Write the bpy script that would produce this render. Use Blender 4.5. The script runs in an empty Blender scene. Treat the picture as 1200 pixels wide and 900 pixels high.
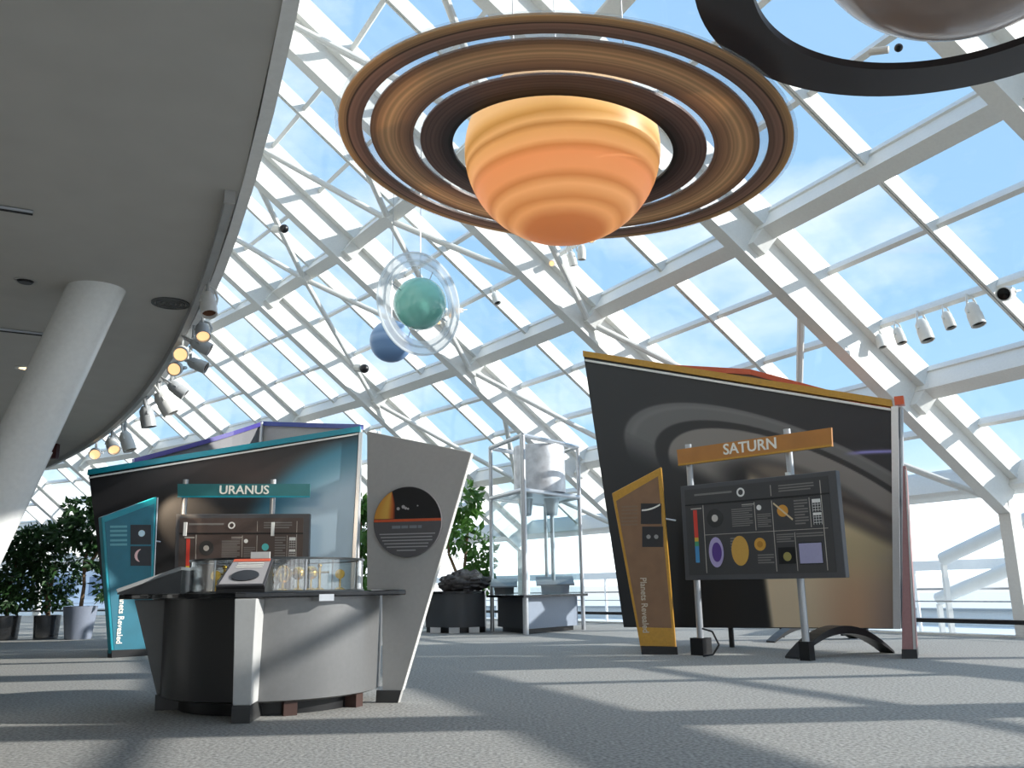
import bpy, bmesh, math, random
import numpy as np
from math import sin, cos, pi, radians as R
from mathutils import Vector, Matrix
random.seed(7); rng = np.random.default_rng(7)
S = bpy.context.scene
COL = S.collection

# ------------------------------------------------------------------ camera
F_PX, PITCH, ROLL, EYE = 1013.22, 0.23205, 0.01676, 0.9
FWD = Vector((0, cos(PITCH), sin(PITCH)))
UP0 = Vector((0, -sin(PITCH), cos(PITCH)))
RT0 = Vector((1, 0, 0))
RT = cos(ROLL)*RT0 - sin(ROLL)*UP0
UPV = sin(ROLL)*RT0 + cos(ROLL)*UP0
EYEP = Vector((0, 0, EYE))
cam = bpy.data.cameras.new('camera'); camo = bpy.data.objects.new('camera', cam); COL.objects.link(camo)
cam.sensor_width = 36; cam.lens = F_PX/1200*36; cam.clip_end = 400; cam.clip_start = .05
M = Matrix.Identity(4)
for k in range(3):
    M[k][0] = RT[k]; M[k][1] = UPV[k]; M[k][2] = -FWD[k]; M[k][3] = EYEP[k]
camo.matrix_world = M
S.camera = camo

# ------------------------------------------------------------------ world, sun, exposure
SUN_AZ, SUN_EL = R(-7), R(22)
w = bpy.data.worlds.new('sky'); S.world = w; w.use_nodes = True
nt = w.node_tree; nd = nt.nodes; lk = nt.links; nd.clear()
def N(tree, kind, **kw):
    n = tree.nodes.new(kind)
    for k, v in kw.items(): setattr(n, k, v)
    return n
def ramp(tree, stops, interp='LINEAR'):
    n = tree.nodes.new('ShaderNodeValToRGB'); n.color_ramp.interpolation = interp
    e = n.color_ramp.elements
    e[0].position, e[0].color = stops[0][0], (*stops[0][1], 1)
    e[1].position, e[1].color = stops[-1][0], (*stops[-1][1], 1)
    for p, c in stops[1:-1]:
        q = e.new(p); q.color = (*c, 1)
    return n
tc = N(nt, 'ShaderNodeTexCoord'); sp = N(nt, 'ShaderNodeSeparateXYZ'); lk.new(tc.outputs['Generated'], sp.inputs[0])
rp = ramp(nt, [(0, (.8, .84, .88)), (.005, (2.2, 2.25, 2.3)), (.075, (1.7, 1.8, 1.9)), (.115, (.60, .82, .95)), (.17, (.40, .66, .90)), (.3, (.345, .59, .86)), (.55, (.335, .565, .85)), (1, (.22, .44, .78))])
lk.new(sp.outputs[2], rp.inputs[0])
mp = N(nt, 'ShaderNodeMapping'); mp.inputs['Scale'].default_value = (1, 1, 2.0); mp.inputs['Location'].default_value = (.3, .55, .2)
lk.new(tc.outputs['Generated'], mp.inputs[0])
ns = N(nt, 'ShaderNodeTexNoise'); ns.inputs['Scale'].default_value = 3.2; ns.inputs['Detail'].default_value = 7; ns.inputs['Roughness'].default_value = .55
lk.new(mp.outputs[0], ns.inputs[0])
cr = ramp(nt, [(.5, (0, 0, 0)), (.74, (.8, .8, .8))]); lk.new(ns.outputs[0], cr.inputs[0])
mx = N(nt, 'ShaderNodeMixRGB'); lk.new(cr.outputs[0], mx.inputs[0]); lk.new(rp.outputs[0], mx.inputs[1]); mx.inputs[2].default_value = (1.0, 1.05, 1.1, 1)
bg = N(nt, 'ShaderNodeBackground'); bg.inputs[1].default_value = 1.0; lk.new(mx.outputs[0], bg.inputs[0])
wo = N(nt, 'ShaderNodeOutputWorld'); lk.new(bg.outputs[0], wo.inputs[0])
sl = bpy.data.lights.new('sun', 'SUN'); sl.energy = 5.0; sl.angle = R(.6); sl.color = (1, .96, .9)
so = bpy.data.objects.new('sun', sl); COL.objects.link(so)
sdir = Vector((cos(SUN_AZ)*cos(SUN_EL), sin(SUN_AZ)*cos(SUN_EL), sin(SUN_EL)))
so.rotation_euler = (-sdir).to_track_quat('-Z', 'Y').to_euler(); so.location = sdir*60
S.view_settings.view_transform = 'Standard'; S.view_settings.look = 'None'
S.view_settings.exposure = 0.32; S.view_settings.gamma = 1; S.view_settings.use_curve_mapping = False

# ------------------------------------------------------------------ projection helpers (photo pixel -> point at a real distance)
def ray(u, v):
    return (u-600)/F_PX*RT + (450-v)/F_PX*UPV + FWD
def fl(u, v, z=0.0):
    d = ray(u, v); return EYEP + d*((z-EYE)/d.z)
def at(u, v, y):
    d = ray(u, v); return EYEP + d*(y/d.y)
def hit(u, v, p, n):
    d = ray(u, v); return EYEP + d*((Vector(p)-EYEP).dot(n)/d.dot(n))
def topx(P):
    q = np.asarray(P, float) - np.array(EYEP)
    x = q @ np.array(RT); y = q @ np.array(UPV); z = q @ np.array(FWD)
    return np.stack([600+F_PX*x/z, 450-F_PX*y/z], -1)

# ------------------------------------------------------------------ materials
MATS = {}
def lin(c):
    c = np.asarray(c, float)/255.
    return tuple(np.where(c <= .04045, c/12.92, ((c+.055)/1.055)**2.4))
def mat(name, rgb=(128, 128, 128), rough=.5, metal=0, noise=0, nscale=30, bump=0, emit=0, spec=.5, trans=0, coat=0):
    if name in MATS: return MATS[name]
    m = bpy.data.materials.new(name); m.use_nodes = True; t = m.node_tree; b = t.nodes['Principled BSDF']
    c = lin(rgb)
    b.inputs['Base Color'].default_value = (*c, 1); b.inputs['Roughness'].default_value = rough; b.inputs['Metallic'].default_value = metal
    b.inputs['Specular IOR Level'].default_value = spec
    if coat: b.inputs['Coat Weight'].default_value = coat; b.inputs['Coat Roughness'].default_value = .1
    if emit:
        b.inputs['Emission Color'].default_value = (*c, 1); b.inputs['Emission Strength'].default_value = emit
    tcn = N(t, 'ShaderNodeTexCoord'); nz = N(t, 'ShaderNodeTexNoise'); nz.inputs['Scale'].default_value = nscale; nz.inputs['Detail'].default_value = 4
    t.links.new(tcn.outputs['Object'], nz.inputs[0])
    a = max(noise, .03)
    r = ramp(t, [(.3, tuple(x*(1-a) for x in c)), (.7, tuple(min(1, x*(1+a)) for x in c))])
    t.links.new(nz.outputs[0], r.inputs[0]); t.links.new(r.outputs[0], b.inputs['Base Color'])
    if bump:
        bm_ = N(t, 'ShaderNodeBump'); bm_.inputs['Strength'].default_value = bump; bm_.inputs['Distance'].default_value = .01
        t.links.new(nz.outputs[0], bm_.inputs['Height']); t.links.new(bm_.outputs[0], b.inputs['Normal'])
    if trans:
        tr = N(t, 'ShaderNodeBsdfTranslucent'); t.links.new(r.outputs[0], tr.inputs[0])
        ms = N(t, 'ShaderNodeMixShader'); ms.inputs[0].default_value = trans
        t.links.new(b.outputs[0], ms.inputs[1]); t.links.new(tr.outputs[0], ms.inputs[2])
        t.links.new(ms.outputs[0], t.nodes['Material Output'].inputs[0])
    MATS[name] = m; return m
def glass(name, tint=(1, 1, 1), refl=1.0, haze=0.0):
    if name in MATS: return MATS[name]
    m = bpy.data.materials.new(name); m.use_nodes = True; t = m.node_tree; t.nodes.clear()
    tr = N(t, 'ShaderNodeBsdfTransparent'); tr.inputs[0].default_value = (*tint, 1)
    gl = N(t, 'ShaderNodeBsdfGlossy'); gl.inputs['Roughness'].default_value = .02
    lw = N(t, 'ShaderNodeLayerWeight'); lw.inputs[0].default_value = .5
    pw = N(t, 'ShaderNodeMath', operation='POWER'); pw.inputs[1].default_value = 5; t.links.new(lw.outputs['Facing'], pw.inputs[0])
    mu = N(t, 'ShaderNodeMath', operation='MULTIPLY_ADD'); mu.inputs[1].default_value = .7*refl; mu.inputs[2].default_value = .025*refl
    t.links.new(pw.outputs[0], mu.inputs[0])
    ms = N(t, 'ShaderNodeMixShader'); t.links.new(mu.outputs[0], ms.inputs[0]); t.links.new(tr.outputs[0], ms.inputs[1]); t.links.new(gl.outputs[0], ms.inputs[2])
    out = ms
    if haze:
        df = N(t, 'ShaderNodeBsdfDiffuse'); df.inputs[0].default_value = (.9, .93, .95, 1)
        tl = N(t, 'ShaderNodeBsdfTranslucent'); tl.inputs[0].default_value = (.9, .93, .95, 1)
        ad = N(t, 'ShaderNodeMixShader'); t.links.new(df.outputs[0], ad.inputs[1]); t.links.new(tl.outputs[0], ad.inputs[2])
        m2 = N(t, 'ShaderNodeMixShader'); m2.inputs[0].default_value = haze
        t.links.new(ms.outputs[0], m2.inputs[1]); t.links.new(ad.outputs[0], m2.inputs[2]); out = m2
    o = N(t, 'ShaderNodeOutputMaterial'); t.links.new(out.outputs[0], o.inputs[0])
    MATS[name] = m; return m
def vcol(name, rough=.5, spec=.5, trans=0):
    if name in MATS: return MATS[name]
    m = bpy.data.materials.new(name); m.use_nodes = True; t = m.node_tree; b = t.nodes['Principled BSDF']
    a = N(t, 'ShaderNodeVertexColor', layer_name='print'); t.links.new(a.outputs[0], b.inputs['Base Color'])
    b.inputs['Roughness'].default_value = rough; b.inputs['Specular IOR Level'].default_value = spec
    MATS[name] = m; return m

WHITE = mat('white_painted_steel', (226, 226, 222), .45, noise=.03)
CREAM = mat('soffit_paint', (205, 205, 200), .6)
GREYP = mat('grey_laminate', (182, 180, 177), .5)
DARKP = mat('charcoal_laminate', (62, 62, 62), .4)
BLACK = mat('black_enamel', (22, 22, 24), .35)
BLKTOP = mat('black_gloss_top', (20, 21, 24), .18)
ALU = mat('brushed_aluminium', (200, 202, 205), .3, .85)
STEELL = mat('satin_steel', (175, 178, 182), .35, .6)
GLASS = glass('clear_glass', (.985, .995, 1), .8)
CGLASS = glass('case_glass', (.95, .97, .97), 3.0)
ACRYL = glass('clear_acrylic', (.93, .94, .95), 1.2, .1)
BRASS = mat('polished_brass', (215, 175, 70), .25, .9)
TEAL = mat('teal_acrylic', (20, 140, 158), .3, noise=.05)
TEALD = mat('teal_print', (30, 105, 125), .4, noise=.1, nscale=4)
PURP = mat('purple_acrylic', (78, 70, 150), .3)
OCHRE = mat('ochre_acrylic', (190, 140, 45), .35, noise=.08)
OCHRED = mat('brown_print', (134, 100, 72), .5, noise=.08, nscale=6)
ORANGE = mat('red_orange_acrylic', (214, 92, 52), .35)
MAROON = mat('maroon_laminate', (150, 108, 106), .5, noise=.06)
SIGNO = mat('amber_sign_board', (178, 118, 52), .4, noise=.12, nscale=2.5)
SIGNT = mat('teal_sign_board', (46, 112, 116), .4, noise=.12, nscale=2.5)
TXT = mat('white_lettering', (235, 232, 222), .5)
TXTG = mat('grey_lettering', (150, 148, 145), .6)
BOARD = mat('board_face', (62, 61, 62), .45)
FRAME = mat('board_frame', (74, 74, 77), .45)

# ------------------------------------------------------------------ mesh builder
class MB:
    def __init__(s): s.v = []; s.f = []; s.sm = False
    def add(s, vs, fs):
        o = len(s.v); s.v += [tuple(a) for a in vs]; s.f += [tuple(i+o for i in f) for f in fs]; return s
    def hexa(s, c8):      # bottom 4 (loop), top 4 (loop)
        return s.add(c8, [(3, 2, 1, 0), (4, 5, 6, 7), (0, 1, 5, 4), (1, 2, 6, 5), (2, 3, 7, 6), (3, 0, 4, 7)])
    def box(s, c, size, rz=0, ax=None):
        X, Y, Z = ax if ax else (Vector((cos(rz), sin(rz), 0)), Vector((-sin(rz), cos(rz), 0)), Vector((0, 0, 1)))
        c = Vector(c); a, b, d = size[0]/2, size[1]/2, size[2]/2
        p = [c + X*x*a + Y*y*b + Z*z*d for z in (-1, 1) for x, y in ((-1, -1), (1, -1), (1, 1), (-1, 1))]
        return s.hexa(p)
    def tube(s, a, b, r, n=10, r2=None, cap=True):
        a, b = Vector(a), Vector(b); d = (b-a).normalized(); q = d.orthogonal().normalized(); e = d.cross(q)
        r2 = r if r2 is None else r2
        vs = [a + r*(cos(2*pi*k/n)*q + sin(2*pi*k/n)*e) for k in range(n)] + [b + r2*(cos(2*pi*k/n)*q + sin(2*pi*k/n)*e) for k in range(n)]
        fs = [(k, (k+1) % n, n+(k+1) % n, n+k) for k in range(n)]
        if cap: fs += [tuple(range(n-1, -1, -1)), tuple(range(n, 2*n))]
        s.add(vs, fs); s.sm = True; return s
    def path(s, pts, r, n=8):
        for a, b in zip(pts, pts[1:]): s.tube(a, b, r, n)
        return s
    def prism(s, poly, off):     # polygon (list of Vectors) extruded by vector off
        n = len(poly); off = Vector(off)
        vs = [Vector(p) for p in poly] + [Vector(p)+off for p in poly]
        fs = [tuple(range(n-1, -1, -1)), tuple(range(n, 2*n))] + [(k, (k+1) % n, n+(k+1) % n, n+k) for k in range(n)]
        return s.add(vs, fs)
    def lathe(s, prof, c=(0, 0, 0), n=32, a0=0, a1=2*pi, ax=None):
        X, Y, Z = ax if ax else (Vector((1, 0, 0)), Vector((0, 1, 0)), Vector((0, 0, 1)))
        c = Vector(c); full = abs(a1-a0-2*pi) < 1e-6; m = n if full else n+1
        vs = [c + r*cos(a0+(a1-a0)*k/n)*X + r*sin(a0+(a1-a0)*k/n)*Y + z*Z for k in range(m) for r, z in prof]
        L = len(prof); fs = []
        for k in range(n):
            k2 = (k+1) % m
            for j in range(L-1): fs.append((k*L+j, k2*L+j, k2*L+j+1, k*L+j+1))
        s.add(vs, fs); s.sm = True; return s
    def sphere(s, c, r, n=24, m=14, sc=(1, 1, 1)):
        c = Vector(c)
        vs = [c + Vector((0, 0, -r*sc[2]))]
        for j in range(1, m):
            t = -pi/2 + pi*j/m
            vs += [c + Vector((r*sc[0]*cos(t)*cos(2*pi*k/n), r*sc[1]*cos(t)*sin(2*pi*k/n), r*sc[2]*sin(t))) for k in range(n)]
        vs.append(c + Vector((0, 0, r*sc[2])))
        fs = [(0, 1+(k+1) % n, 1+k) for k in range(n)]
        for j in range(m-2):
            for k in range(n):
                a = 1+j*n; fs.append((a+k, a+(k+1) % n, a+n+(k+1) % n, a+n+k))
        a = 1+(m-2)*n; fs += [(a+k, a+(k+1) % n, len(vs)-1) for k in range(n)]
        s.add(vs, fs); s.sm = True; return s
    def mesh(s, name, off=(0, 0, 0)):
        me = bpy.data.meshes.new(name); o = Vector(off)
        me.from_pydata([tuple(Vector(p)-o) for p in s.v], [], s.f); me.update()
        if s.sm:
            me.polygons.foreach_set('use_smooth', [True]*len(me.polygons))
            try: me.set_sharp_from_angle(angle=R(35))
            except Exception: pass
        return me
def link(name, me, m, parent=None):
    o = bpy.data.objects.new(name, me); COL.objects.link(o)
    if m is not None and not len(me.materials): me.materials.append(m)
    if parent is not None: o.parent = parent
    return o
def wloc(o):
    v = Vector((0, 0, 0))
    while o is not None: v += o.location; o = o.parent
    return v
def part(name, mb, m, parent, label=None, stuff=False, bevel=0):
    o = link(name, mb.mesh(name, wloc(parent)), m, parent)
    if label: o['label'] = label
    if stuff: o['kind'] = 'stuff'
    if bevel: bv(o, bevel)
    return o
def bv(o, wd, seg=2):
    b = o.modifiers.new('bevel', 'BEVEL'); b.width = wd; b.segments = seg; b.limit_method = 'ANGLE'
def thing(name, label, cat, loc=(0, 0, 0), group=None):
    o = bpy.data.objects.new(name, None); COL.objects.link(o); o.location = loc
    o['label'] = label; o['category'] = cat; o.empty_display_size = .2
    if group: o['group'] = group
    return o
def struct(name, mb, m, kind='structure'):
    o = link(name, mb.mesh(name), m); o['kind'] = kind; return o
def text_mesh(txt, size, bold=0.0, depth=.004, spacing=1.0):
    c = bpy.data.curves.new('lettering', 'FONT'); c.body = txt; c.size = size; c.extrude = depth; c.offset = bold; c.space_character = spacing
    c.align_x = 'CENTER'; c.align_y = 'CENTER'; c.resolution_u = 3
    o = bpy.data.objects.new('lettering', c); COL.objects.link(o)
    dg = bpy.context.evaluated_depsgraph_get(); me = bpy.data.meshes.new_from_object(o.evaluated_get(dg))
    bpy.data.objects.remove(o); bpy.data.curves.remove(c); return me
def place_text(name, txt, size, c, X, Y, parent, m=None, bold=0.0, depth=.004, width=None, letters=False):
    me = text_mesh(txt, size, bold, depth); X, Y = Vector(X).normalized(), Vector(Y).normalized(); Z = X.cross(Y)
    off = wloc(parent); sx = 1
    co = np.empty(len(me.vertices)*3); me.vertices.foreach_get('co', co); co = co.reshape(-1, 3)
    if width: sx = width/(co[:, 0].max()-co[:, 0].min())
    W = np.outer(co[:, 0]*sx, X) + np.outer(co[:, 1], Y) + np.outer(co[:, 2], Z) + np.array(Vector(c)-off)
    me.vertices.foreach_set('co', W.ravel()); me.update()
    if letters:       # one part per letter
        bm = bmesh.new(); bm.from_mesh(me); seen = set(); bm.verts.ensure_lookup_table()
        for v in bm.verts:
            if v.index in seen: continue
            st, isl = [v], {v.index}
            while st:
                a = st.pop()
                for e in a.link_edges:
                    b = e.other_vert(a)
                    if b.index not in isl: isl.add(b.index); st.append(b)
            seen |= isl; ids = sorted(isl); mp_ = {k: i for i, k in enumerate(ids)}
            mb = MB(); mb.v = [tuple(bm.verts[k].co) for k in ids]
            mb.f = [tuple(mp_[q.index] for q in f.verts) for f in bm.faces if f.verts[0].index in isl]
            link('letter', mb.mesh('letter'), m or TXT, parent)
        bm.free(); return None
    o = link(name, me, m or TXT, parent); o['kind'] = 'stuff'
    return o
def printed(name, P00, P10, P11, P01, nx, ny, fn, parent, m, keep=None):
    """a flat printed sheet: a fine grid whose colours are the print"""
    P00, P10, P11, P01 = [np.array(p) for p in (P00, P10, P11, P01)]
    s = np.linspace(0, 1, nx+1); t = np.linspace(0, 1, ny+1); s, t = np.meshgrid(s, t)
    s_, t_ = s[..., None], t[..., None]
    P = P00*(1-s_)*(1-t_)+P10*s_*(1-t_)+P11*s_*t_+P01*(1-s_)*t_
    colr = fn(s, t, P).reshape(-1, 3)/255.
    colr = np.where(colr <= .04045, colr/12.92, ((colr+.055)/1.055)**2.4)
    V = (P-np.array(wloc(parent))).reshape(-1, 3)
    i = np.arange((nx+1)*(ny+1)).reshape(ny+1, nx+1)
    Fq = np.stack([i[:-1, :-1], i[:-1, 1:], i[1:, 1:], i[1:, :-1]], -1).reshape(-1, 4)
    me = bpy.data.meshes.new(name); me.from_pydata(V.tolist(), [], Fq.tolist()); me.update()
    ca = me.color_attributes.new('print', 'FLOAT_COLOR', 'POINT')
    ca.data.foreach_set('color', np.c_[colr, np.ones(len(colr))].ravel())
    return link(name, me, m, parent)

# ------------------------------------------------------------------ building: conical glass roof round a central drum
U = 4.6
AX = Vector((-9.55328*U, -2.89503*U, 0))
R1, R0, H0, PHI, DPHI, RC, HC = 11.66380, 10.98492, 1.46108, .411934, .0785867, 10.0357, .541955
CEIL = HC*U + EYE
SLOPE = math.atan2(H0-1, R1-R0)
TE, TT = -5/3, 7/3
def rz_(t, n=0):
    return (R1+(R0-R1)*t)*U + n*sin(SLOPE), (1+(H0-1)*t)*U + n*cos(SLOPE) + EYE
RE = rz_(TE)[0]; ZE = rz_(TE)[1]
def LN(w_, t, n=0, tang=0.0):       # bay-local point: w_ 0..1 across the bay, tang = metres along the bay chord
    r, z = rz_(t, n)
    a = Vector((r, 0, z)); b = Vector((r*cos(DPHI), r*sin(DPHI), z))
    p = a.lerp(b, w_) + (b-a).normalized()*tang
    return p - Vector((RE, 0, 0))
def wnode(i, w_, t, n=0, tang=0.0):
    p = LN(w_, t, n, tang)+Vector((RE, 0, 0)); a = PHI+DPHI*i
    return Vector((AX.x + p.x*cos(a)-p.y*sin(a), AX.y + p.x*sin(a)+p.y*cos(a), p.z))
def bar(mb, w_, t0, t1, n0, n1, g0, g1):   # along the slope
    return mb.hexa([LN(w_, t0, n0, g0), LN(w_, t0, n0, g1), LN(w_, t1, n0, g1), LN(w_, t1, n0, g0),
                    LN(w_, t0, n1, g0), LN(w_, t0, n1, g1), LN(w_, t1, n1, g1), LN(w_, t1, n1, g0)])
def pur(mb, w0, w1, t, n0, n1, half):      # along the bay
    dt = half/(3*1.258)
    return mb.hexa([LN(w0, t-dt, n0), LN(w1, t-dt, n0), LN(w1, t+dt, n0), LN(w0, t+dt, n0),
                    LN(w0, t-dt, n1), LN(w1, t-dt, n1), LN(w1, t+dt, n1), LN(w0, t+dt, n1)])
NG = .88
bay_parts = []
def bp(name, mb, m): bay_parts.append((name, mb.mesh(name), m))
raf = MB()
bar(raf, 0, TE, TT, 0, .06, -.21, .0); bar(raf, 0, TE, TT, .06, .55, -.19, -.02)
bar(raf, 0, TE, TT, .55, .62, -.32, .06); bar(raf, 0, TE, TT, .62, .95, -.29, .04)
bp('rafter', raf, WHITE)
mul = MB(); bar(mul, .5, TE, TT, .72, .95, -.045, .045); bar(mul, .5, TE, TT, .68, .72, .01, .045); bar(mul, .5, TE, TT, .68, .72, -.045, -.01)
bp('mullion', mul, WHITE)
for k in range(0, 13):
    t = TE + k/3; mb = MB()
    if k == 0: pur(mb, 0, 1, t+.01, .45, .95, .13); bp('eave_beam', mb, WHITE)
    elif (k-2) % 3 == 0:
        pur(mb, 0, 1, t, .44, .48, .125); pur(mb, 0, 1, t, .48, .84, .10); pur(mb, 0, 1, t, .84, .95, .13); bp('deep_purlin', mb, WHITE)
    else:
        pur(mb, 0, 1, t, .81, .95, .038); bp('purlin', mb, WHITE)
for k in range(12):
    for h in range(2):
        w0, w1 = (.012, .49) if h == 0 else (.51, .985)
        t0, t1 = TE+k/3+.015, TE+(k+1)/3-.015; mb = MB()
        mb.hexa([LN(w0, t0, NG), LN(w1, t0, NG), LN(w1, t1, NG), LN(w0, t1, NG), LN(w0, t0, NG+.02), LN(w1, t0, NG+.02), LN(w1, t1, NG+.02), LN(w0, t1, NG+.02)])
        bp('glass_pane', mb, GLASS)
for tk in (1, -1):
    a = LN(.5, tk, .36)
    for w_, dt, g in ((0, -2/3, .02), (0, 2/3, .02), (1, -1, -.2), (1, 1, -.2)):
        if not (TE-.01 <= tk+dt <= TT): continue
        bp('brace_tube', MB().tube(a, LN(w_, tk+dt, .25, g), .06, 10), WHITE)
    bp('brace_hub', MB().tube(LN(.5, tk, .28), LN(.5, tk, .45), .14, 10), WHITE)
# plates tying the rafter to the purlin lines
for tk in (0, -1, 1, 2):
    mb = MB(); q = .035
    mb.hexa([LN(0, tk-q, .16, -.30), LN(0, tk+q, .16, -.30), LN(0, tk+q, .16, -.19), LN(0, tk-q, .16, -.19), LN(0, tk-q, .55, -.40), LN(0, tk+q, .55, -.40), LN(0, tk+q, .55, -.19), LN(0, tk-q, .55, -.19)])
    bp('gusset', mb, WHITE)
# vertical glazing below the eave
def LW(w_, z, out=0.0, tang=0.0):
    a = Vector((RE+out, 0, z)); b = Vector(((RE+out)*cos(DPHI), (RE+out)*sin(DPHI), z))
    return a.lerp(b, w_) + (b-a).normalized()*tang - Vector((RE, 0, 0))
def wallbox(mb, w0, w1, z0, z1, o0, o1, g0=0, g1=0):
    return mb.hexa([LW(w0, z0, o0, g0), LW(w0, z0, o1, g0), LW(w1, z0, o1, g1), LW(w1, z0, o0, g1), LW(w0, z1, o0, g0), LW(w0, z1, o1, g0), LW(w1, z1, o1, g1), LW(w1, z1, o0, g1)])
bp('column', wallbox(MB(), 0, 0, 0, ZE+.2, .02, .3, -.2, .0), WHITE)
bp('sill_panel', wallbox(MB(), 0, 1, 0, .025, .05, .3), WHITE)
bp('sill_glass', wallbox(MB(), .01, .99, .025, .2, .2, .215), GLASS)
bp('black_rail', wallbox(MB(), 0, 1, .2, .27, .02, .3), BLACK)
bp('thin_rail', wallbox(MB(), 0, 1, .545, .565, .16, .2), STEELL)
for k in range(2):
    bp('lower_pane', wallbox(MB(), .01+.5*k, .49+.5*k, .27, ZE+.42, .2, .215), GLASS)
I0, I1 = -6, 13
IB = -15
for i in range(IB, I1):
    e = bpy.data.objects.new('window_%d' % (i-IB+1), None); COL.objects.link(e); a = PHI+DPHI*i
    e.location = (AX.x+RE*cos(a), AX.y+RE*sin(a), 0); e.rotation_euler = (0, 0, a); e['kind'] = 'structure'
    for nm, me, m in bay_parts:
        if not 1 <= i <= 3 and nm.startswith('brace'): continue      # only three bays carry wind bracing
        if i >= I0 or nm in ('rafter', 'mullion', 'deep_purlin', 'purlin', 'eave_beam', 'column', 'sill_panel', 'black_rail'): link(nm, me, m, e)   # bays behind the viewer: frame only

# floor, ceiling, walls
def arc(r, a0, a1, n): return [(AX.x+r*cos(a0+(a1-a0)*k/n), AX.y+r*sin(a0+(a1-a0)*k/n)) for k in range(n+1)]
def annulus(mb, ra, rb, z0, z1, a0, a1, n):
    A, B = arc(ra, a0, a1, n), arc(rb, a0, a1, n)
    for k in range(n):
        mb.hexa([(*A[k], z0), (*B[k], z0), (*B[k+1], z0), (*A[k+1], z0), (*A[k], z1), (*B[k], z1), (*B[k+1], z1), (*A[k+1], z1)])
    return mb
A0, A1 = PHI+DPHI*IB, PHI+DPHI*I1
CARPET = mat('grey_tweed_carpet', (156, 155, 151), .95, noise=.42, nscale=42, bump=.25, spec=.1)
CEILM = mat('ceiling_paint', (196, 194, 189), .8, noise=.03, nscale=3, spec=.1)
struct('floor', annulus(MB(), 30, RE+.25, -.3, 0, A0, A1, 60), CARPET)
struct('ceiling', annulus(MB(), 30, RC*U-.1, CEIL, CEIL+.35, A0, A1, 60), CEILM)
struct('trim_1', annulus(MB(), RC*U-.1, RC*U-.03, CEIL-.012, CEIL+.36, A0, A1, 120), mat('rim_white', (246, 246, 244), .35))
rt, zt = rz_(TT)
struct('wall_upper', annulus(MB(), RC*U-.35, RC*U-.12, CEIL+.35, zt+1.2, A0, A1, 60), CREAM)
struct('wall_left', annulus(MB(), 30, 30.3, 0, CEIL, A0, A1, 40), CREAM)
for nm, a in (('wall_far', A1),):
    d = Vector((cos(a), sin(a), 0)); nrm = Vector((-sin(a), cos(a), 0))*(-.15 if a == A0 else .15)
    mb = MB(); ra, rb = 30, RE+.2
    r1_, z1_ = rz_(TT, .9)
    poly = [AX+d*ra, AX+d*rb, AX+d*rb+Vector((0, 0, ZE+.4)), AX+d*r1_+Vector((0, 0, z1_)), AX+d*ra+Vector((0, 0, z1_))]
    struct(nm, mb.prism(poly, nrm), CREAM)

# outside: pale terrace, parapet, a distant building
OUT = mat('terrace_concrete', (225, 225, 222), .9, noise=.05, nscale=.6)
struct('terrace_ground', annulus(MB(), RE+.3, 140, -.6, -.3, A0-.3, A1+.5, 50), OUT)
par = thing('terrace_parapet', 'low white concrete parapet outside beyond the glass wall', 'parapet', (AX.x+(RE+9)*cos(.6), AX.y+(RE+9)*sin(.6), -.3))
part('wall', annulus(MB(), RE+9, RE+9.3, -.3, .1, A0, A1, 40), mat('parapet_white', (215, 218, 218), .8), par)
part('coping', annulus(MB(), RE+8.9, RE+9.4, .1, .16, A0, A1, 40), mat('coping_grey', (160, 164, 165), .8), par)

# ------------------------------------------------------------------ leaning column, ceiling fittings
ct = fl(113, 339, CEIL); cb = at(-126, 832, ct.y); cb.z = 0
colm = thing('leaning_column', 'white round leaning column rising to the grey ceiling at far left', 'column', cb)
dv = (ct-cb)
COLW = mat('column_white', (250, 250, 247), .25)
part('shaft', MB().tube(cb, ct+dv.normalized()*.1, .215, 40), COLW, colm)
part('sunlit_shaft', MB().tube(cb, cb+dv*.62, .225, 40), COLW, colm)  # sunlit lower portion put into the shape as a slightly wider shaft
part('base_ring', MB().lathe([(.0, 0), (.36, 0), (.36, .05), (.3, .06), (0, .06)], cb, 32), ALU, colm)
slot = thing('ceiling_slot', 'short dark linear diffuser slot in the ceiling at the left edge', 'vent', fl(18, 242, CEIL))
a, b = fl(-30, 236, CEIL), fl(39, 247, CEIL)
part('frame', MB().tube(a+Vector((0, 0, -.012)), b+Vector((0, 0, -.012)), .016, 6), STEELL, slot)
part('slot_gap', MB().tube(a+Vector((0, 0, -.026)), b+Vector((0, 0, -.026)), .009, 6), BLACK, slot)
sl2 = thing('ceiling_slot', 'dark linear slot in the ceiling just left of the leaning column', 'vent', fl(28, 388, CEIL))
a, b = fl(-30, 381, CEIL), fl(58, 391, CEIL)
part('frame', MB().tube(a+Vector((0, 0, -.012)), b+Vector((0, 0, -.012)), .016, 6), STEELL, sl2)
part('slot_gap', MB().tube(a+Vector((0, 0, -.026)), b+Vector((0, 0, -.026)), .009, 6), BLACK, sl2)
spk = thing('ceiling_speaker', 'small black recessed disc in the ceiling above the leaning column', 'speaker', fl(30, 329, CEIL))
part('grille', MB().lathe([(0, -.02), (.05, -.02), (.065, 0), (.065, .01)], wloc(spk), 20), BLACK, spk)
part('trim_ring', MB().lathe([(.066, -.006), (.085, -.006), (.085, .0)], wloc(spk), 20), GREYP, spk)
dwn = thing('ceiling_downlight', 'small lit recessed downlight in the ceiling beside the leaning column', 'lamp', fl(30, 431, CEIL))
part('trim_ring', MB().lathe([(.07, -.012), (.11, -.012), (.11, .0)], wloc(dwn), 20), WHITE, dwn)
part('lens', MB().lathe([(0, -.008), (.07, -.008)], wloc(dwn), 20), mat('lamp_glow', (255, 220, 170), .4, emit=2.0), dwn)
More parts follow.
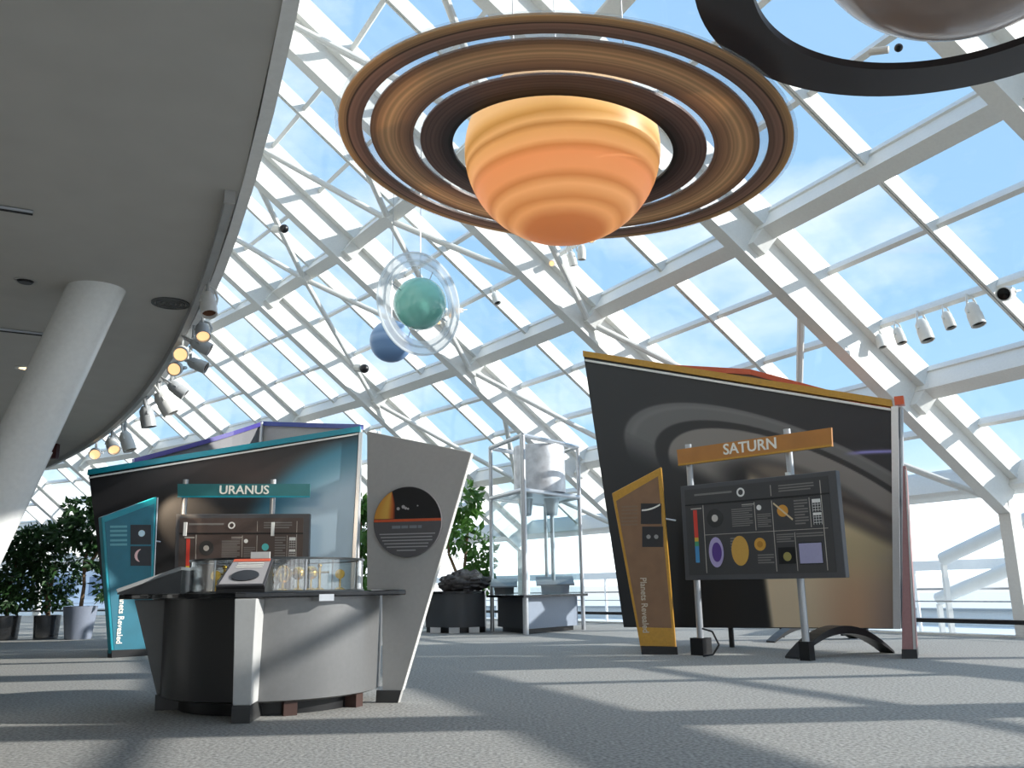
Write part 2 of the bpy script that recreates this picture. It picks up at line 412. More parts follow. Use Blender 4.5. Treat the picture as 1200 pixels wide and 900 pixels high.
shd = thing('ceiling_shadow', 'round dark rings standing in for a shadow on the ceiling near the track spotlights', 'vent', fl(200, 355, CEIL))  # flush dark rings stand in for a shadow ellipse on the ceiling
for r_ in (.16, .12, .08, .04):
    part('ring', MB().lathe([(r_-.028, -.012), (r_, -.012), (r_, .0)], wloc(shd), 24), mat('shadow_grey', (95, 97, 97), .7), shd)
ext = thing('exit_sign', 'small dark red sign hanging under the ceiling beyond the leaning column', 'sign', fl(50, 516, CEIL))
c = fl(50, 531, CEIL); c = at(50, 529, wloc(ext).y)
part('sign_box', MB().box(c, (.5, .1, .24)), mat('sign_dark_red', (70, 24, 24), .5), ext)
part('hanger', MB().tube(c, wloc(ext), .015, 8), BLACK, ext)

# ------------------------------------------------------------------ track lights
LENSW = mat('warm_lamp_lens', (255, 206, 150), .3, emit=.9)
CANW = mat('white_lamp_can', (222, 221, 216), .4)
CANG = mat('grey_lamp_can', (176, 178, 178), .4)
def spot_proto(name, canm, lensm, r=.06, L=.2):
    t = thing(name, '', 'spotlight')
    hs = part('housing', MB().lathe([(0, -.02), (r*.6, -.02), (r*.75, 0), (r, .03), (r, L*.45), (r*1.08, L*.46), (r*1.08, L), (r*.92, L), (r*.9, L-.03)], (0, 0, 0), 20), canm, t)
    part('lens', MB().lathe([(0, L-.035), (r*.91, L-.03)], (0, 0, 0), 20), lensm, hs)
    part('yoke', MB().path([(r*1.1, 0, L*.4), (r*1.35, 0, L*.1), (r*1.1, 0, -.1), (0, 0, -.14)], .012, 6).tube((-r*1.1, 0, L*.4), (0, 0, -.14), .012, 6), canm, t)
    return t
def clone(src, label, loc, group, rot=None, scale=1):
    r = src.copy(); COL.objects.link(r); r.location = loc; r['label'] = label
    if group: r['group'] = group
    if rot is not None: r.rotation_euler = rot
    r.scale = (scale,)*3
    for ch in src.children:
        c = ch.copy(); COL.objects.link(c); c.parent = r
        for g in ch.children:
            d = g.copy(); COL.objects.link(d); d.parent = c
    return r
used = {}
def spot(src, label, loc, aim, group, scale=1):
    q = Vector(aim).normalized().to_track_quat('Z', 'Y').to_euler()
    if src.name not in used:
        used[src.name] = 1; src.location = loc; src.rotation_euler = q; src['label'] = label; src['group'] = group; src.scale = (scale,)*3
        return src
    return clone(src, label, loc, group, q, scale)
LENSK = mat('dark_lamp_lens', (14, 14, 15), .15); LENSD = mat('copper_lamp_lens', (120, 78, 52), .25, .5)
pA = spot_proto('track_spotlight', CANW, LENSW, .075, .24)
pB = spot_proto('track_spotlight', CANG, LENSW, .075, .22)
pA0 = spot_proto('track_spotlight', CANW, LENSD, .075, .24)
pB0 = spot_proto('track_spotlight', CANG, LENSD, .075, .22)
pC = spot_proto('roof_spotlight', CANW, LENSK, .07, .24)
pD = spot_proto('roof_spotlight', CANW, LENSW, .055, .18)
# ceiling track following the rim
trk = thing('lighting_track', 'long grey lighting track running along the ceiling rim', 'track', fl(262, 260, CEIL))
def rimpt(u, v, inset):
    p = fl(u, v, CEIL); a = math.atan2(p.y-AX.y, p.x-AX.x); return a, math.hypot(p.x-AX.x, p.y-AX.y)
aS, _ = rimpt(281, 226, 0); aE, _ = rimpt(70, 545, 0)
rT = RC*U-.16
pts = [Vector((AX.x+rT*cos(aS+(aE-aS)*k/30), AX.y+rT*sin(aS+(aE-aS)*k/30), CEIL-.04)) for k in range(31)]
mb = MB()
for p, q in zip(pts, pts[1:]): mb.box((p+q)/2, ((q-p).length+.01, .05, .08), math.atan2((q-p).y, (q-p).x))
part('rail', mb, CANG, trk)
mb = MB(); mb.box(pts[0], (.03, .065, .095), math.atan2((pts[1]-pts[0]).y, (pts[1]-pts[0]).x)); part('end_cap', mb, GREYP, trk)
tl = [(243, 346, 'w', 'large white can nearest the viewer', (.25, -.3, -1)), (237, 383, 'g', 'grey can with a glowing copper lens below the nearest white can', (.3, -.6, -.7)),
      (226, 400, 'g', 'second grey can down the rim, its side turned to the hall', (1, .3, -.5)), (223, 424, 'g', 'third grey can down the rim, turned sideways', (1, .1, -.4)),
      (213, 412, 'w', 'white can with a bright amber lens above the round lit one', (.3, -.9, -.4)), (208, 431, 'g', 'grey can with a round bright white-hot lens', (.2, -1, -.35)),
      (200, 450, 'g', 'dull grey can hanging under the round lit one', (.8, .3, -.6)), (187, 462, 'w', 'pale can halfway down the rim', (.6, .2, -1)),
      (171, 478, 'g', 'wide grey can with its fork bracket showing', (.2, .1, -1)), (146, 508, 'w', 'pale can far down the rim above the purple edge', (.4, 0, -1)),
      (130, 517, 'w', 'small warm-lit can far down the rim', (.5, -.6, -.6)), (112, 530, 'g', 'farthest dark can with a round lit lens, above the left panel corner', (.4, -.9, -.3))]
LIT = (1, 4, 5, 10, 11)
for j, (u, v, k, lb, aim) in enumerate(tl):
    q = fl(u, v, CEIL-.17)
    aim = Vector(aim)
    o = spot((pA if k == 'w' else pB) if j in LIT else (pA0 if k == 'w' else pB0), 'ceiling track spotlight: '+lb, q, aim, 'spotlights on the ceiling track', (.8 if j < 4 else .9) if j < 7 else 1.15)
    st = link('stem', MB().tube((0, 0, 0), (0, 0, .17), .014, 8).mesh('stem'), CANG, o)
    st.matrix_parent_inverse = Matrix.Identity(4)
    st.rotation_mode = 'QUATERNION'; st.rotation_quaternion = o.rotation_euler.to_quaternion().inverted(); st.scale = (1/o.scale.x,)*3
    if j in LIT:      # the lit cans throw a warm beam on the exhibits below
        ld = bpy.data.lights.new('spot_beam', 'SPOT'); ld.energy = 110; ld.color = (1, .78, .55); ld.spot_size = R(36); ld.spot_blend = .6; ld.shadow_soft_size = .05
        lo = bpy.data.objects.new('spot_beam', ld); COL.objects.link(lo); lo.location = q + aim.normalized()*.32 + Vector((.1, .1, -.4))
        tgt = (Vector((-4.3, 14.4, 1.6)), Vector((-3.6, 15.2, 2.4)), Vector((-5.5, 13.6, 1.3)), Vector((-5.2, 15.3, 1.5)), Vector((-5.9, 15.3, 2.2)))[LIT.index(j)]
        lo.rotation_euler = (lo.location-tgt).to_track_quat('Z', 'Y').to_euler()

# spotlights on the roof purlins
def roofspot(i, wv, t, src, label, aim, sc=1, n=.62):
    p = wnode(i, wv, t, n)
    return spot(src, label, p, aim, 'spotlights under the roof purlins', sc)
dn = (.1, -.25, -1)
for wv, lb, sc in ((.93, 'nearest the big right rafter', .8), (.85, 'second from the big right rafter', .9), (.755, 'third from the big right rafter, large', 1.2), (.66, 'fourth from the big right rafter', .9), (.57, 'fifth from the big right rafter, large', 1.2)):
    roofspot(0, wv, -2/3, pC, 'white black-lensed spotlight on the right-hand purlin, '+lb, dn, sc*1.1)
roofspot(0, .44, -2/3, pC, 'white roof spotlight at the right picture edge aimed at the viewer', (-.6, -.6, -.25), 1.3)
roofspot(1, .07, -2/3, pC, 'single small roof spotlight left of the big right rafter above the Saturn panel', dn, .8)
for wv, lb, m_, aim in ((.93, 'small lit roof spotlight closest to the rafter below Saturn globe', pD, (-.4, -1, -.5)), (.80, 'grey side-turned roof spotlight below the Saturn globe', pC, (.2, .2, -1)), (.72, 'white box-like roof spotlight below the Saturn globe', pC, (0, .1, -1)), (.63, 'lit roof spotlight left of a twin below the Saturn globe', pD, (-.4, -1, -.5)), (.58, 'lit roof spotlight right of a twin below the Saturn globe', pD, (-.4, -1, -.5))):
    roofspot(1, wv, 1/3, m_, lb, aim, 1)
for wv, lb, m_, aim in ((.93, 'roof spotlight right of the Uranus ring, farthest left of four', pD, (-.4, -1, -.5)), (.80, 'lit roof spotlight right of the Uranus ring, second of four', pD, (-.4, -1, -.5)), (.72, 'lit roof spotlight right of the Uranus ring, third of four', pD, (-.5, -1, -.4)), (.42, 'roof spotlight at the mullion right of the Uranus ring', pC, (.3, -.3, -1)), (.1, 'small roof spotlight by the rafter between Uranus and the Saturn panel', pD, (.2, -.6, -1))):
    roofspot(2, wv, 1/3, m_, lb, aim, 1)
for i, wv, t, lb in ((4, .35, -1/3, 'tiny roof spotlight above the grey graphic panel'), (5, .45, -1/3, 'tiny roof spotlight above the teal sign, right one'), (6, .45, -1/3, 'tiny roof spotlight above the purple edge, left one')):
    roofspot(i, wv, t, pC, lb, dn, .8)
for (u, v, y, lb) in ((333, 268, 10.5, 'small black ball speaker on a roof tube left of the Uranus globe'), (427, 432, 13.5, 'small black ball speaker on a roof tube below the blue globe'), (1053, 56, 5.6, 'small black ball speaker between the dark ring and the roof at upper right')):
    c = at(u, v, y)
    # rest it against the roof steel behind
    t = thing('ball_speaker', lb, 'speaker', c, 'ball speakers on the roof tubes')
    part('ball', MB().sphere(c, .055*y/10, 16, 10), BLACK, t)
    part('bracket', MB().tube(c+Vector((-.05, .05, .02)), c+Vector((-.16, .12, .05)), .05*y/10, 10), CANW, t)

# ------------------------------------------------------------------ hanging planets
def banded(name, stops, scale, rough=.45, warp=.25, spec=.4, trans=0):
    m = bpy.data.materials.new(name); m.use_nodes = True; t = m.node_tree; b = t.nodes['Principled BSDF']
    tcn = N(t, 'ShaderNodeTexCoord'); s3 = N(t, 'ShaderNodeSeparateXYZ'); t.links.new(tcn.outputs['Object'], s3.inputs[0])
    n = N(t, 'ShaderNodeTexNoise'); n.inputs['Scale'].default_value = 2.2; n.inputs['Detail'].default_value = 5
    mpp = N(t, 'ShaderNodeMapping'); mpp.inputs['Scale'].default_value = (.7, .7, 3.5); t.links.new(tcn.outputs['Object'], mpp.inputs[0]); t.links.new(mpp.outputs[0], n.inputs[0])
    m1 = N(t, 'ShaderNodeMath', operation='MULTIPLY_ADD'); m1.inputs[1].default_value = .5/scale; m1.inputs[2].default_value = .5 - warp*.25
    t.links.new(s3.outputs[2], m1.inputs[0])
    m2 = N(t, 'ShaderNodeMath', operation='MULTIPLY_ADD'); m2.inputs[1].default_value = warp*.5; t.links.new(n.outputs[0], m2.inputs[0]); t.links.new(m1.outputs[0], m2.inputs[2])
    r = ramp(t, [(p, lin(c)) for p, c in stops]); t.links.new(m2.outputs[0], r.inputs[0]); t.links.new(r.outputs[0], b.inputs['Base Color'])
    b.inputs['Roughness'].default_value = rough; b.inputs['Specular IOR Level'].default_value = spec
    if trans:
        tr = N(t, 'ShaderNodeBsdfTranslucent'); t.links.new(r.outputs[0], tr.inputs[0])
        ms = N(t, 'ShaderNodeMixShader'); ms.inputs[0].default_value = trans
        t.links.new(b.outputs[0], ms.inputs[1]); t.links.new(tr.outputs[0], ms.inputs[2]); t.links.new(ms.outputs[0], t.nodes['Material Output'].inputs[0])
    return m
def frame_from(nrm):
    n = Vector(nrm).normalized(); a = n.cross(Vector((0, 1, 0))).normalized(); return a, n.cross(a), n
def ringband(mb, c, nrm, ra, rb, th, n=96):
    X, Y, Z = frame_from(nrm)
    return mb.lathe([(ra, -th/2), (rb, -th/2), (rb, th/2), (ra, th/2), (ra, -th/2)], c, n, ax=(X, Y, Z))
def cable(parent, a, b, m=None): part('cable', MB().tube(a, b, .006, 6), m or STEELL, parent)
def roof_over(c):
    """height of the roof steel above a plan point"""
    r = math.hypot(c.x-AX.x, c.y-AX.y); t = ((R1*U)-r)/((R1-R0)*U); return rz_(t)[1]
def ringmat(name, ra, rb, stops, trans=.5):
    m = bpy.data.materials.new(name); m.use_nodes = True; t = m.node_tree; b = t.nodes['Principled BSDF']; out = t.nodes['Material Output']
    tcn = N(t, 'ShaderNodeTexCoord'); ln = N(t, 'ShaderNodeVectorMath', operation='LENGTH'); t.links.new(tcn.outputs['Object'], ln.inputs[0])
    mr = N(t, 'ShaderNodeMapRange'); mr.inputs[1].default_value = ra; mr.inputs[2].default_value = rb; t.links.new(ln.outputs['Value'], mr.inputs[0])
    wv = N(t, 'ShaderNodeTexNoise', noise_dimensions='1D'); wv.inputs['Scale'].default_value = 38; wv.inputs['Detail'].default_value = 4; t.links.new(ln.outputs['Value'], wv.inputs['W'])
    r = ramp(t, [(p, lin(c)) for p, c in stops]); t.links.new(mr.outputs[0], r.inputs[0])
    r2 = ramp(t, [(.3, (.62, .62, .62)), (.7, (1.2, 1.2, 1.2))]); t.links.new(wv.outputs[0], r2.inputs[0])
    mm = N(t, 'ShaderNodeMixRGB', blend_type='MULTIPLY'); mm.inputs[0].default_value = .8; t.links.new(r.outputs[0], mm.inputs[1]); t.links.new(r2.outputs[0], mm.inputs[2])
    t.links.new(mm.outputs[0], b.inputs['Base Color']); b.inputs['Roughness'].default_value = .35
    tr = N(t, 'ShaderNodeBsdfTranslucent'); t.links.new(mm.outputs[0], tr.inputs[0])
    ms = N(t, 'ShaderNodeMixShader'); ms.inputs[0].default_value = trans
    t.links.new(b.outputs[0], ms.inputs[1]); t.links.new(tr.outputs[0], ms.inputs[2]); t.links.new(ms.outputs[0], out.inputs[0])
    return m
# Saturn
SC = at(658.5, 180, 6.2); SN = Vector((.087, -.018, 1))
sat = thing('saturn_model', 'large hanging Saturn model with striped golden globe and wide brown rings', 'planet model', SC)
satm = banded('saturn_bands', [(0, (176, 118, 80)), (.055, (190, 130, 88)), (.085, (232, 182, 132)), (.11, (204, 148, 98)), (.15, (240, 192, 142)), (.18, (206, 146, 96)), (.21, (238, 176, 128)), (.27, (240, 172, 124)), (.3, (214, 150, 96)), (.325, (244, 196, 142)), (.37, (236, 190, 130)), (.395, (198, 150, 90)), (.42, (240, 204, 148)), (.455, (206, 164, 98)), (.49, (232, 196, 132)), (.53, (244, 212, 158)), (.7, (246, 222, 178)), (1, (240, 212, 166))], .74, .4, .05, .4, .5)
X_, Y_, Z_ = frame_from(SN)
mb = MB(); rG = .765
prof = [(rG*cos(t), rG*.93*sin(t)) for t in np.linspace(-pi/2, pi/2, 33)]
prof[0] = (0.0005, prof[0][1]); prof[-1] = (0.0005, prof[-1][1])
part('globe', mb.lathe(prof, SC, 64, ax=(X_, Y_, Z_)), satm, sat)
def rb(nm, ra, rb_, m, th=.02): part(nm, ringband(MB(), SC, SN, ra, rb_, th), m, sat)
rb('outer_ring', 1.558, 1.735, ringmat('outer_ring_print', 1.558, 1.735, [(0, (140, 114, 100)), (.3, (166, 134, 118)), (.55, (180, 144, 124)), (.62, (84, 70, 64)), (.66, (172, 140, 110)), (1, (218, 182, 136))]))
rb('middle_ring', 1.167, 1.496, ringmat('middle_ring_print', 1.167, 1.496, [(0, (148, 120, 104)), (.25, (190, 154, 124)), (.6, (224, 190, 150)), (.85, (198, 160, 124)), (1, (158, 126, 104))]))
rb('inner_ring', .86, 1.112, ringmat('inner_ring_print', .86, 1.112, [(0, (50, 46, 46)), (.2, (78, 68, 66)), (.5, (120, 100, 94)), (1, (146, 120, 110))]))
rb('clear_outer_gap', 1.496, 1.558, ACRYL, .012); rb('clear_inner_gap', 1.112, 1.167, ACRYL, .012); rb('clear_rim', 1.735, 1.762, ACRYL, .012)
for k in range(3):
    a = 2*pi*k/3+.6; d = X_*cos(a)*.5+Y_*sin(a)*.5; q = SC+d+Z_*.5; tq = q.copy(); tq.z = roof_over(q)+.3
    cable(sat, q, tq)
ld = bpy.data.lights.new('globe_lamp', 'POINT'); ld.energy = 11; ld.color = (1, .9, .8); ld.shadow_soft_size = .15
lo = bpy.data.objects.new('globe_lamp', ld); COL.objects.link(lo); lo.location = SC      # the lamp inside the translucent globe
# upper right dark ringed planet
JC = at(1112, -50, 4.0); JN = Vector((.085, -.02, 1))
jup = thing('jupiter_model', 'brown banded planet model with a wide dark ring at the top right corner', 'planet model', JC)
JG = at(1128.7, -149, 4.15)
jm = banded('brown_bands', [(0, (140, 122, 112)), (.2, (176, 158, 146)), (.28, (128, 108, 96)), (.36, (190, 172, 160)), (.44, (130, 106, 94)), (.55, (200, 182, 170)), (.8, (140, 118, 104)), (1, (160, 140, 130))], .85, .2, .3)
go = link('globe', MB().sphere((0, 0, 0), .9, 64, 32).mesh('globe'), jm, jup); go.location = JG-JC; go.rotation_euler = (R(12), R(22), 0)
part('ring', ringband(MB(), JC, JN, 1.02, 1.345, .05), mat('dark_ring_print', (54, 50, 52), .4, trans=.05), jup)
for k in range(3):
    a = 2*pi*k/3+.2; q = JC + Vector((cos(a)*1.18, sin(a)*1.18, 0)); q += Vector((0, 0, -(q-JC).dot(JN)/JN.z)); tq = q.copy(); tq.z = roof_over(q)+.3 if math.hypot(q.x-AX.x, q.y-AX.y) > RC*U else CEIL
    cable(jup, q, tq)
tq = JG.copy(); tq.z = roof_over(JG)+.3; cable(jup, JG+Vector((0, 0, .88)), tq)
# Uranus and Neptune
UC = at(492, 356, 12.0); dU = (UC-EYEP).dot(FWD); pxm = dU/F_PX
vw = (UC-EYEP).normalized()
mdir = (RT*.97 + UPV*.22).normalized()
UN = (vw*cos(R(42)) - mdir*sin(R(42))).normalized()
ura = thing('uranus_model', 'hanging sea-green Uranus globe inside a tilted clear ring', 'planet model', UC)
part('globe', MB().sphere(UC, 31*pxm, 48, 24), mat('sea_green_globe', (128, 198, 184), .12, noise=.05, nscale=2, coat=.6), ura)
for ra, rb2, m_ in ((44, 50, glass('milky_acrylic', (.93, .94, .95), 1.2, .3)), (50, 52, glass('acrylic_edge', (.85, .88, .9), 2, .65)), (52, 59, glass('milky_acrylic')), (59, 61.5, glass('acrylic_edge'))):
    part('ring', ringband(MB(), UC, UN, ra*pxm, rb2*pxm, .025), m_, ura)
for k in (.2, 1.8, 3.4, 4.9):
    Xr, Yr, Zr = frame_from(UN); d = Xr*cos(k)+Yr*sin(k)
    part('ring_rod', MB().tube(UC+d*30*pxm, UC+d*45*pxm, .008, 6), STEELL, ura)
tq = UC.copy(); tq.z = roof_over(UC)+.4; cable(ura, UC+Vector((0, 0, 30*pxm)), tq)
NC = at(458.5, 400, 14.5); pn = (NC-EYEP).dot(FWD)/F_PX
nep = thing('neptune_model', 'hanging deep blue globe with fine streaks behind the clear ring', 'planet model', NC)
part('globe', MB().sphere(NC, 25*pn, 48, 24), banded('blue_streaks', [(0, (100, 130, 172)), (.25, (126, 158, 200)), (.4, (110, 144, 188)), (.55, (150, 178, 214)), (.62, (122, 154, 196)), (.8, (150, 180, 214)), (1, (134, 166, 206))], 25*pn, .35, .12), nep)
cable(nep, NC, wnode(3, .62, 1/3, .7), BLACK)
tq = NC.copy(); tq.z = roof_over(NC)+.4; cable(nep, NC+Vector((0, 0, 24*pn)), tq)

# ------------------------------------------------------------------ exhibit islands
ZV = Vector((0, 0, 1))
class Plane:
    """an upright (or leaning) plane through two floor points; q(u,v) = where a photo pixel meets it"""
    def __init__(s, a, b, lean=0.0):
        s.a = Vector(a); s.x = (Vector(b)-Vector(a)); s.x.z = 0; s.x.normalize()
        n0 = s.x.cross(ZV).normalized()          # towards the viewer when x runs left to right
        s.y = (ZV*cos(lean) - n0*sin(lean)).normalized(); s.n = s.x.cross(s.y).normalized()
    def q(s, u, v, off=0.0): return hit(u, v, s.a + s.n*off, s.n)
    def quad(s, pts, off=0.0): return [s.q(u, v, off) for u, v in pts]
def slab(pl, pts, th, mb=None, off=0.0):
    """polygon given in pixels on the plane, th thick, going away from the viewer"""
    mb = mb or MB(); return mb.prism([pl.q(u, v, off) for u, v in pts], pl.n*-th)
def sstep(a, b, x): t = np.clip((x-a)/(b-a), 0, 1); return t*t*(3-2*t)
def mixc(A, B, t): return A*(1-t[..., None]) + np.array(B, float)*t[..., None]

def rail_along(pl, p0, p1, h, depth, m, parent, name, off=0.0, over=0.0):
    a, b = pl.q(*p0, off), pl.q(*p1, off); n = pl.n
    mb = MB(); mb.hexa([a-n*depth, b-n*depth, b+n*over, a+n*over, a-n*depth+ZV*h, b-n*depth+ZV*h, b+n*over+ZV*h, a+n*over+ZV*h])
    return part(name, mb, m, parent)

# ---- Saturn island: tall printed wall
pl = Plane(fl(731, 735, .29), fl(1050, 737, .29))
sp_ = thing('saturn_display_wall', 'tall dark display wall printed with planet rings and an ochre top edge', 'display wall', (pl.q(890, 736).x, pl.q(890, 736).y+.1, 0))
outl = [(731, 735), (1048, 737), (1045, 480), (684, 417)]
part('panel', slab(pl, outl, .05), mat('wall_core', (40, 40, 42), .5), sp_)
def satprint(s, t, P):
    q = topx(P); u, v = q[..., 0], q[..., 1]
    A = np.zeros(u.shape+(3,)) + np.array((43, 43, 45.))
    ca, sa = cos(R(25)), sin(R(25)); du, dv = u-950, v-598
    p = du*ca+dv*sa; r = -du*sa+dv*ca
    e = np.sqrt((p/238)**2+(r/84)**2)
    A = mixc(A, (38, 37, 42), sstep(900, 1040, u))
    # planet disc lower right
    limb = 893+(v-680)*.14
    pm = sstep(-5, 7, u-limb)*sstep(-6, 14, r+10)
    base = mixc(np.zeros(A.shape)+np.array((236, 212, 176.)), (212, 172, 138), sstep(940, 1000, u)*sstep(600, 700, v))
    base = mixc(base, (160, 142, 130), sstep(1000, 1050, u))
    base = mixc(base, (180, 168, 126), .6*np.exp(-((v-640)/40)**2)*sstep(950, 1000, u))
    A = A*(1-pm[..., None]) + base*pm[..., None]
    dark = sstep(6, -4, u-limb)*sstep(575, 600, v)*sstep(1, .8, e)*0
    # rings
    o = sstep(.825, .84, e)*sstep(1.01, .99, e)
    A = mixc(A, (108, 106, 104), o*np.where(r > 8, sstep(40, 8, r)*.9, 1))
    o2 = sstep(.985, .955, e)*sstep(.93, .955, e); A = mixc(A, (128, 126, 124), .5*o2*sstep(14, 2, r))
    g = sstep(.755, .77, e)*sstep(.845, .825, e)*sstep(16, 4, r); A = mixc(A, (44, 43, 44), g)
    inn = sstep(.38, .56, e)*sstep(.77, .755, e)*sstep(26, 6, r)
    A = mixc(A, (160, 152, 144), inn*.8)
    up = sstep(-2, -20, r)*sstep(.5, .38, e)*sstep(860, 900, u); A = mixc(A, (168, 150, 130), up*.6)
    band = np.exp(-((r+26+4*np.sin(p/60))/5.)**2)*sstep(915, 960, u)*sstep(1.0, .6, e); A = mixc(A, (58, 52, 50), band*.8)
    blk = sstep(8, -2, u-limb)*sstep(585, 640, v+0*u)*sstep(790, 800, u); A = mixc(A, (24, 24, 25), blk)
    arcp = np.exp(-((v-529-((u-1045)/60)**2*3.5)/2.2)**2)*sstep(985, 1012, u); A = mixc(A, (150, 144, 210), arcp)
    return A
SATPR = vcol('wall_print', .45)
printed('ring_print', pl.q(731.5, 734, .004), pl.q(1047, 736, .004), pl.q(1044, 481, .004), pl.q(685, 419, .004), 230, 220, satprint, sp_, SATPR)
rail_along(pl, (684, 418), (1046, 477), .10, .10, OCHRE, sp_, 'ochre_edge', .02, .03)
rail_along(pl, (686, 423.5), (1044, 481.5), .035, .05, mat('white_edge', (235, 232, 225), .4), sp_, 'white_bead', .015, .02)
e0, e1 = pl.q(1047, 737, .02), pl.q(1044.5, 477, .02)
part('end_post', MB().hexa([e0-pl.n*.05, e0-pl.n*.05+pl.x*.09, e0+pl.x*.09+pl.n*.03, e0+pl.n*.03, e1-pl.n*.05, e1-pl.n*.05+pl.x*.09, e1+pl.x*.09+pl.n*.03, e1+pl.n*.03]), ALU, sp_)
e0, e1 = e0+pl.x*.11-pl.n*.12, e1+pl.x*.11-pl.n*.12
part('end_post', MB().tube(e0, e1, .035, 12), STEELL, sp_)
part('corner_cap', MB().box(e1+Vector((0, 0, .08))+pl.n*.06, (.12, .16, .12), math.atan2(pl.x.y, pl.x.x)), ORANGE, sp_)
# rear skin with its own red edge
bq0 = pl.q(735, 733, 0)-pl.n*.5+pl.x*.1; bq1 = pl.q(1046, 735, 0)-pl.n*.2
t0 = pl.q(690, 428, 0)-pl.n*.5+pl.x*.5; t1 = pl.q(1046, 482, 0)-pl.n*.2; tm = (t0+t1)/2+Vector((0, 0, .27))-pl.n*.25
part('rear_panel', MB().prism([bq0, bq1, t1, tm, t0], pl.n*-.05), mat('rear_skin', (120, 90, 78), .5), sp_)
mb = MB()
for a, b in ((t0, tm), (tm, t1)):
    mb.hexa([a-pl.n*.1, b-pl.n*.1, b+pl.n*.03, a+pl.n*.03, a-pl.n*.1+ZV*.09, b-pl.n*.1+ZV*.09, b+pl.n*.03+ZV*.09, a+pl.n*.03+ZV*.09])
part('red_edge', mb, ORANGE, sp_)
FEET = mat('dark_cast_foot', (58, 58, 60), .35, .4)
def archfoot(parent, A, B, H, wdt, th, m):
    A, B = Vector(A), Vector(B); A.z = B.z = 0; d = (B-A); sd = Vector((-d.y, d.x, 0)).normalized()*wdt/2; mb = MB(); n = 16; up, lo = [], []
    for k in range(n+1):
        s = k/n; p = A+d*s; h = H*(1-(2*s-1)**2); up.append(p+ZV*(h+th*(.35+.65*(1-(2*s-1)**2)))); lo.append(p+ZV*max(0, h*.92))
    for k in range(n):
        mb.hexa([lo[k]-sd, lo[k+1]-sd, lo[k+1]+sd, lo[k]+sd, up[k]-sd, up[k+1]-sd, up[k+1]+sd, up[k]+sd])
    return part('arched_foot', mb, m, parent)
archfoot(sp_, fl(928, 772), fl(1040, 765), .3, .24, .07, FEET)
archfoot(sp_, fl(903, 753), fl(1000, 748), .24, .2, .07, FEET)
for (u, v) in ((1016, 752), (917, 747), (988, 745)):
    p = fl(u, v); part('leg', MB().tube(p, p+ZV*.42, .04, 10), BLACK, sp_)
for u in (760, 850):
    p = pl.q(u, 736)-pl.n*.3; p.z = 0; part('leg', MB().tube(p, p+ZV*.42, .04, 10), BLACK, sp_)

